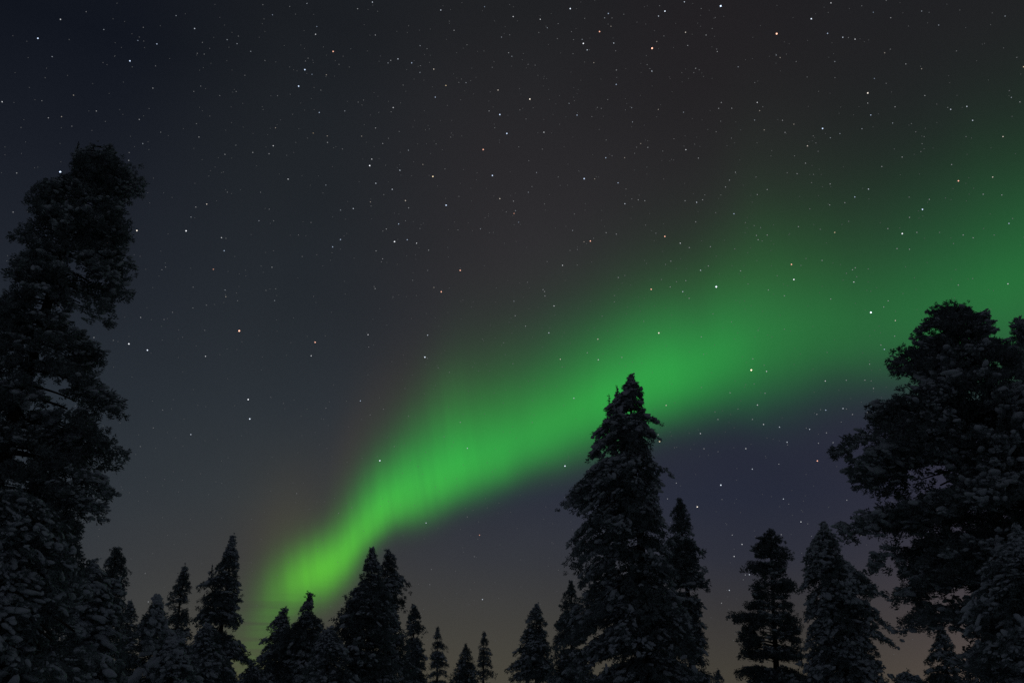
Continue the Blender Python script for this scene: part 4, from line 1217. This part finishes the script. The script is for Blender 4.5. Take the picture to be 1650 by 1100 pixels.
    (-20.86, 32.32, 1, 'w', None),
    (-31.63, 29.34, 1, 'w', None),
    (-26.08, 34.01, 1, 'w', None),
    (-18.09, 38.17, 1, 'w', None),
    (-15.95, 38.75, 1, 'w', None),
    (-11.84, 36.32, 1, 'w', None),
    (-12.34, 36.87, 1, 'w', None),
    (-13.78, 37.23, 1, 'w', None),
    (-10.07, 39.57, 1, 'w', None),
    (-7.73, 38.96, 1, 'w', None),
    (-4.71, 39.37, 1, 'w', None),
    (-6.08, 37.01, 1, 'w', None),
    (-3.03, 36.09, 1, 'w', None),
    (-3.71, 36.17, 1, 'w', None),
    (-2.08, 37.79, 1, 'w', None),
    (-1.33, 37.21, 1, 'w', None),
    (-8.04, 34.59, 1, 'w', None),
    (-10.76, 34.26, 1, 'w', None),
    (-15.47, 33.22, 1, 'w', None),
    (-14.18, 34.91, 1, 'w', None),
    (-15.77, 34.33, 1, 'w', None),
    (-17.47, 33.22, 1, 'w', None),
    (-14.33, 31.99, 1, 'w', None),
    (-15.6, 30.84, 1, 'w', None),
    (-9.55, 33.94, 1, 'w', None),
    (-7.9, 31.73, 1, 'w', None),
    (-4.34, 33.03, 1, 'w', None),
    (-6.19, 33.14, 1, 'w', None),
    (-5.92, 33.2, 1, 'w', None),
    (-1.59, 35.48, 1, 'w', None),
    (-4.68, 34.62, 1, 'w', None),
    (-15.99, 35.83, 1, 'w', None),
    (-15.08, 31.65, 1, 'w', None),
    (-3.73, 34.98, 1, 'w', None),
    (-0.18, 40.37, 1, 'w', None),
    (5.36, 37.07, 1, 'w', None),
    (7.2, 39.08, 1, 'w', None),
    (7.65, 36.07, 1, 'w', None),
    (9.34, 39.04, 1, 'w', None),
    (9.97, 38.88, 1, 'w', None),
    (9.87, 37.14, 1, 'w', None),
    (12.31, 35.95, 1, 'w', None),
    (13.81, 35.57, 1, 'w', None),
    (0.84, 37.67, 1, 'w', None),
    (1.91, 36.42, 1, 'w', None),
    (0.54, 35.67, 1, 'w', None),
    (1.53, 34.56, 1, 'w', None),
    (3.43, 33.57, 1, 'w', None),
    (4.53, 34.9, 1, 'w', None),
    (8.16, 34.18, 1, 'w', None),
    (6.24, 33.16, 1, 'w', None),
    (9.61, 32.28, 1, 'w', None),
    (12.08, 31.76, 1, 'w', None),
    (13.79, 32.55, 1, 'w', None),
    (14.98, 31.47, 1, 'w', None),
    (22.68, 37.69, 1, 'w', None),
    (28.86, 36.26, 1, 'w', None),
    (30.64, 35.9, 1, 'w', None),
    (32.39, 35.24, 1, 'w', None),
    (32.16, 34.69, 1, 'w', None),
    (27.5, 35.88, 1, 'w', None),
    (19.58, 36.0, 1, 'w', None),
    (32.58, 33.34, 1, 'w', None),
    (17.88, 30.81, 1, 'w', None),
    (17.79, 30.52, 1, 'w', None),
    (27.4, 30.33, 1, 'w', None),
    (27.12, 29.25, 1, 'w', None),
    (25.41, 29.6, 1, 'w', None),
    (28.3, 31.45, 1, 'w', None),
    (32.23, 29.78, 1, 'w', None),
    (21.35, 33.62, 1, 'w', None),
    (16.98, 31.38, 1, 'w', None),
    (-16.53, 24.22, 1, 'w', None),
    (-12.98, 28.92, 1, 'w', None),
    (-19.55, 29.33, 1, 'w', None),
    (-20.42, 28.96, 1, 'w', None),
    (-13.06, 25.23, 1, 'w', None),
    (-15.84, 25.19, 1, 'w', None),
    (-17.86, 22.46, 1, 'w', None),
    (-13.05, 22.73, 1, 'w', None),
    (-12.08, 25.44, 1, 'w', None),
    (-8.87, 30.9, 1, 'w', None),
    (-1.55, 27.15, 1, 'w', None),
    (-1.28, 27.17, 1, 'w', None),
    (0.15, 27.64, 1, 'w', None),
    (3.89, 29.96, 1, 'w', None),
    (3.37, 29.96, 1, 'w', None),
    (-7.91, 23.05, 1, 'w', None),
    (-6.37, 23.19, 1, 'w', None),
    (-4.38, 26.19, 1, 'w', None),
    (-1.86, 28.04, 1, 'w', None),
    (13.63, 25.1, 1, 'w', None),
    (9.05, 25.01, 1, 'w', None),
    (8.93, 25.2, 1, 'w', None),
    (16.19, 24.58, 1, 'w', None),
    (11.31, 31.02, 1, 'w', None),
    (10.54, 29.96, 1, 'w', None),
    (9.44, 30.75, 1, 'w', None),
    (27.81, 26.35, 1, 'w', None),
    (21.66, 25.97, 1, 'w', None),
    (29.53, 24.29, 1, 'w', None),
    (21.27, 22.78, 1, 'w', None),
    (24.95, 23.0, 1, 'w', None),
    (25.34, 22.31, 1, 'w', None),
    (24.57, 21.53, 1, 'w', None),
    (22.78, 21.92, 1, 'w', None),
    (27.66, 22.36, 1, 'w', None),
    (-23.22, 14.69, 1, 'w', None),
    (-12.12, 20.42, 1, 'w', None),
    (-20.73, 19.52, 1, 'w', None),
    (-8.39, 13.33, 1, 'w', None),
    (-9.33, 13.19, 1, 'w', None),
    (-6.87, 17.49, 1, 'w', None),
    (-0.43, 19.69, 1, 'w', None),
    (-1.95, 20.63, 1, 'w', None),
    (7.79, 19.06, 1, 'w', None),
    (16.63, 19.98, 1, 'w', None),
    (14.76, 17.3, 1, 'w', None),
    (12.92, 9.15, 1, 'w', None),
]
FAR = 6000.0
PIX = FAR / 931.0
RADIUS = {6: 0.82, 5: 0.64, 4: 0.52, 3: 0.46, 2: 0.42, 1: 0.40}
POWER = {6: 2.2, 5: 1.3, 4: 0.62, 3: 0.30, 2: 0.17, 1: 0.11}
TINT = {'w': (0.92, 0.95, 1.0), 'v': (1.0, 0.90, 0.78), 'u': (0.78, 0.87, 1.0), 'b': (0.62, 0.76, 1.0), 'r': (1.0, 0.50, 0.36), 'y': (1.0, 0.80, 0.52)}
NAME = {'w': 'white', 'v': 'white', 'u': 'white', 'b': 'bluish', 'r': 'orange', 'y': 'yellowish'}
SIZE = {6: 'brilliant', 5: 'bright', 4: 'clear', 3: 'small'}
def star_at(a, e):
    a, e = math.radians(a), math.radians(e)
    return (FAR * math.cos(e) * math.sin(a), FAR * math.cos(e) * math.cos(a), CAM_Z + FAR * math.sin(e))
protos, mats = {}, {}
def star_material(mag, tint):
    if (mag, tint) not in mats:
        mats[mag, tint] = star_mat('starlight', TINT[tint], POWER[mag])
    return mats[mag, tint]
def add_star(a, e, mag, tint, label):
    if (mag, tint) not in protos:
        v, f = ICO1
        o = mesh_obj('star', v * RADIUS[mag] * PIX, f.ravel(), np.full(len(f), 3), star_material(mag, tint), None, True)
        protos[mag, tint] = o
    else:
        o = protos[mag, tint].copy()
        COL.objects.link(o)
    o.location = star_at(a, e)
    o['category'] = 'star'
    if label:
        o['label'] = label; o['group'] = 'stars of the night sky'
    else:
        o['label'] = '%s %s star, one of many such points scattered over the night sky' % (SIZE[mag], NAME[tint])
        o['group'] = '%s %s stars of the night sky' % (SIZE[mag], NAME[tint])
for k, s in enumerate(STARS[:300]):
    s = list(s)
    if s[3] == 'w': s[3] = 'wvuwu'[(k * 7 + k // 3) % 5]
    add_star(*s)
# the many fainter stars that nobody could count
sprinkle = np.random.default_rng(5)
dust = [(float(a), float(math.degrees(math.asin(s))), 0, 'w', None) for a, s in zip(sprinkle.uniform(-75, 75, 5200), sprinkle.uniform(0.03, 0.95, 5200))]
RADIUS[0] = 0.34; POWER[0] = 0.10
v, f = ICO1
for_v, for_f, slot = [], [], []
for k, (a, e, mag, tint, _) in enumerate(STARS[300:] + dust):
    for_v.append(v * RADIUS[mag] * PIX + np.array(star_at(a, e))); for_f.append(f + k * len(v)); slot += [0 if mag >= 3 else 1 if mag == 2 else 2 if mag == 1 else 3] * len(f)
F = np.concatenate(for_f)
faint = mesh_obj('faint_stars', np.concatenate(for_v), F.ravel(), np.full(len(F), 3), star_material(3, 'w'), None, True)
faint.data.materials.append(star_material(2, 'w')); faint.data.materials.append(star_material(1, 'w')); faint.data.materials.append(star_material(0, 'w'))
faint.data.polygons.foreach_set('material_index', np.array(slot, np.int32))
faint['kind'] = 'stuff'; faint['category'] = 'faint stars'
faint['label'] = 'countless faint stars sprinkled over the dark sky'
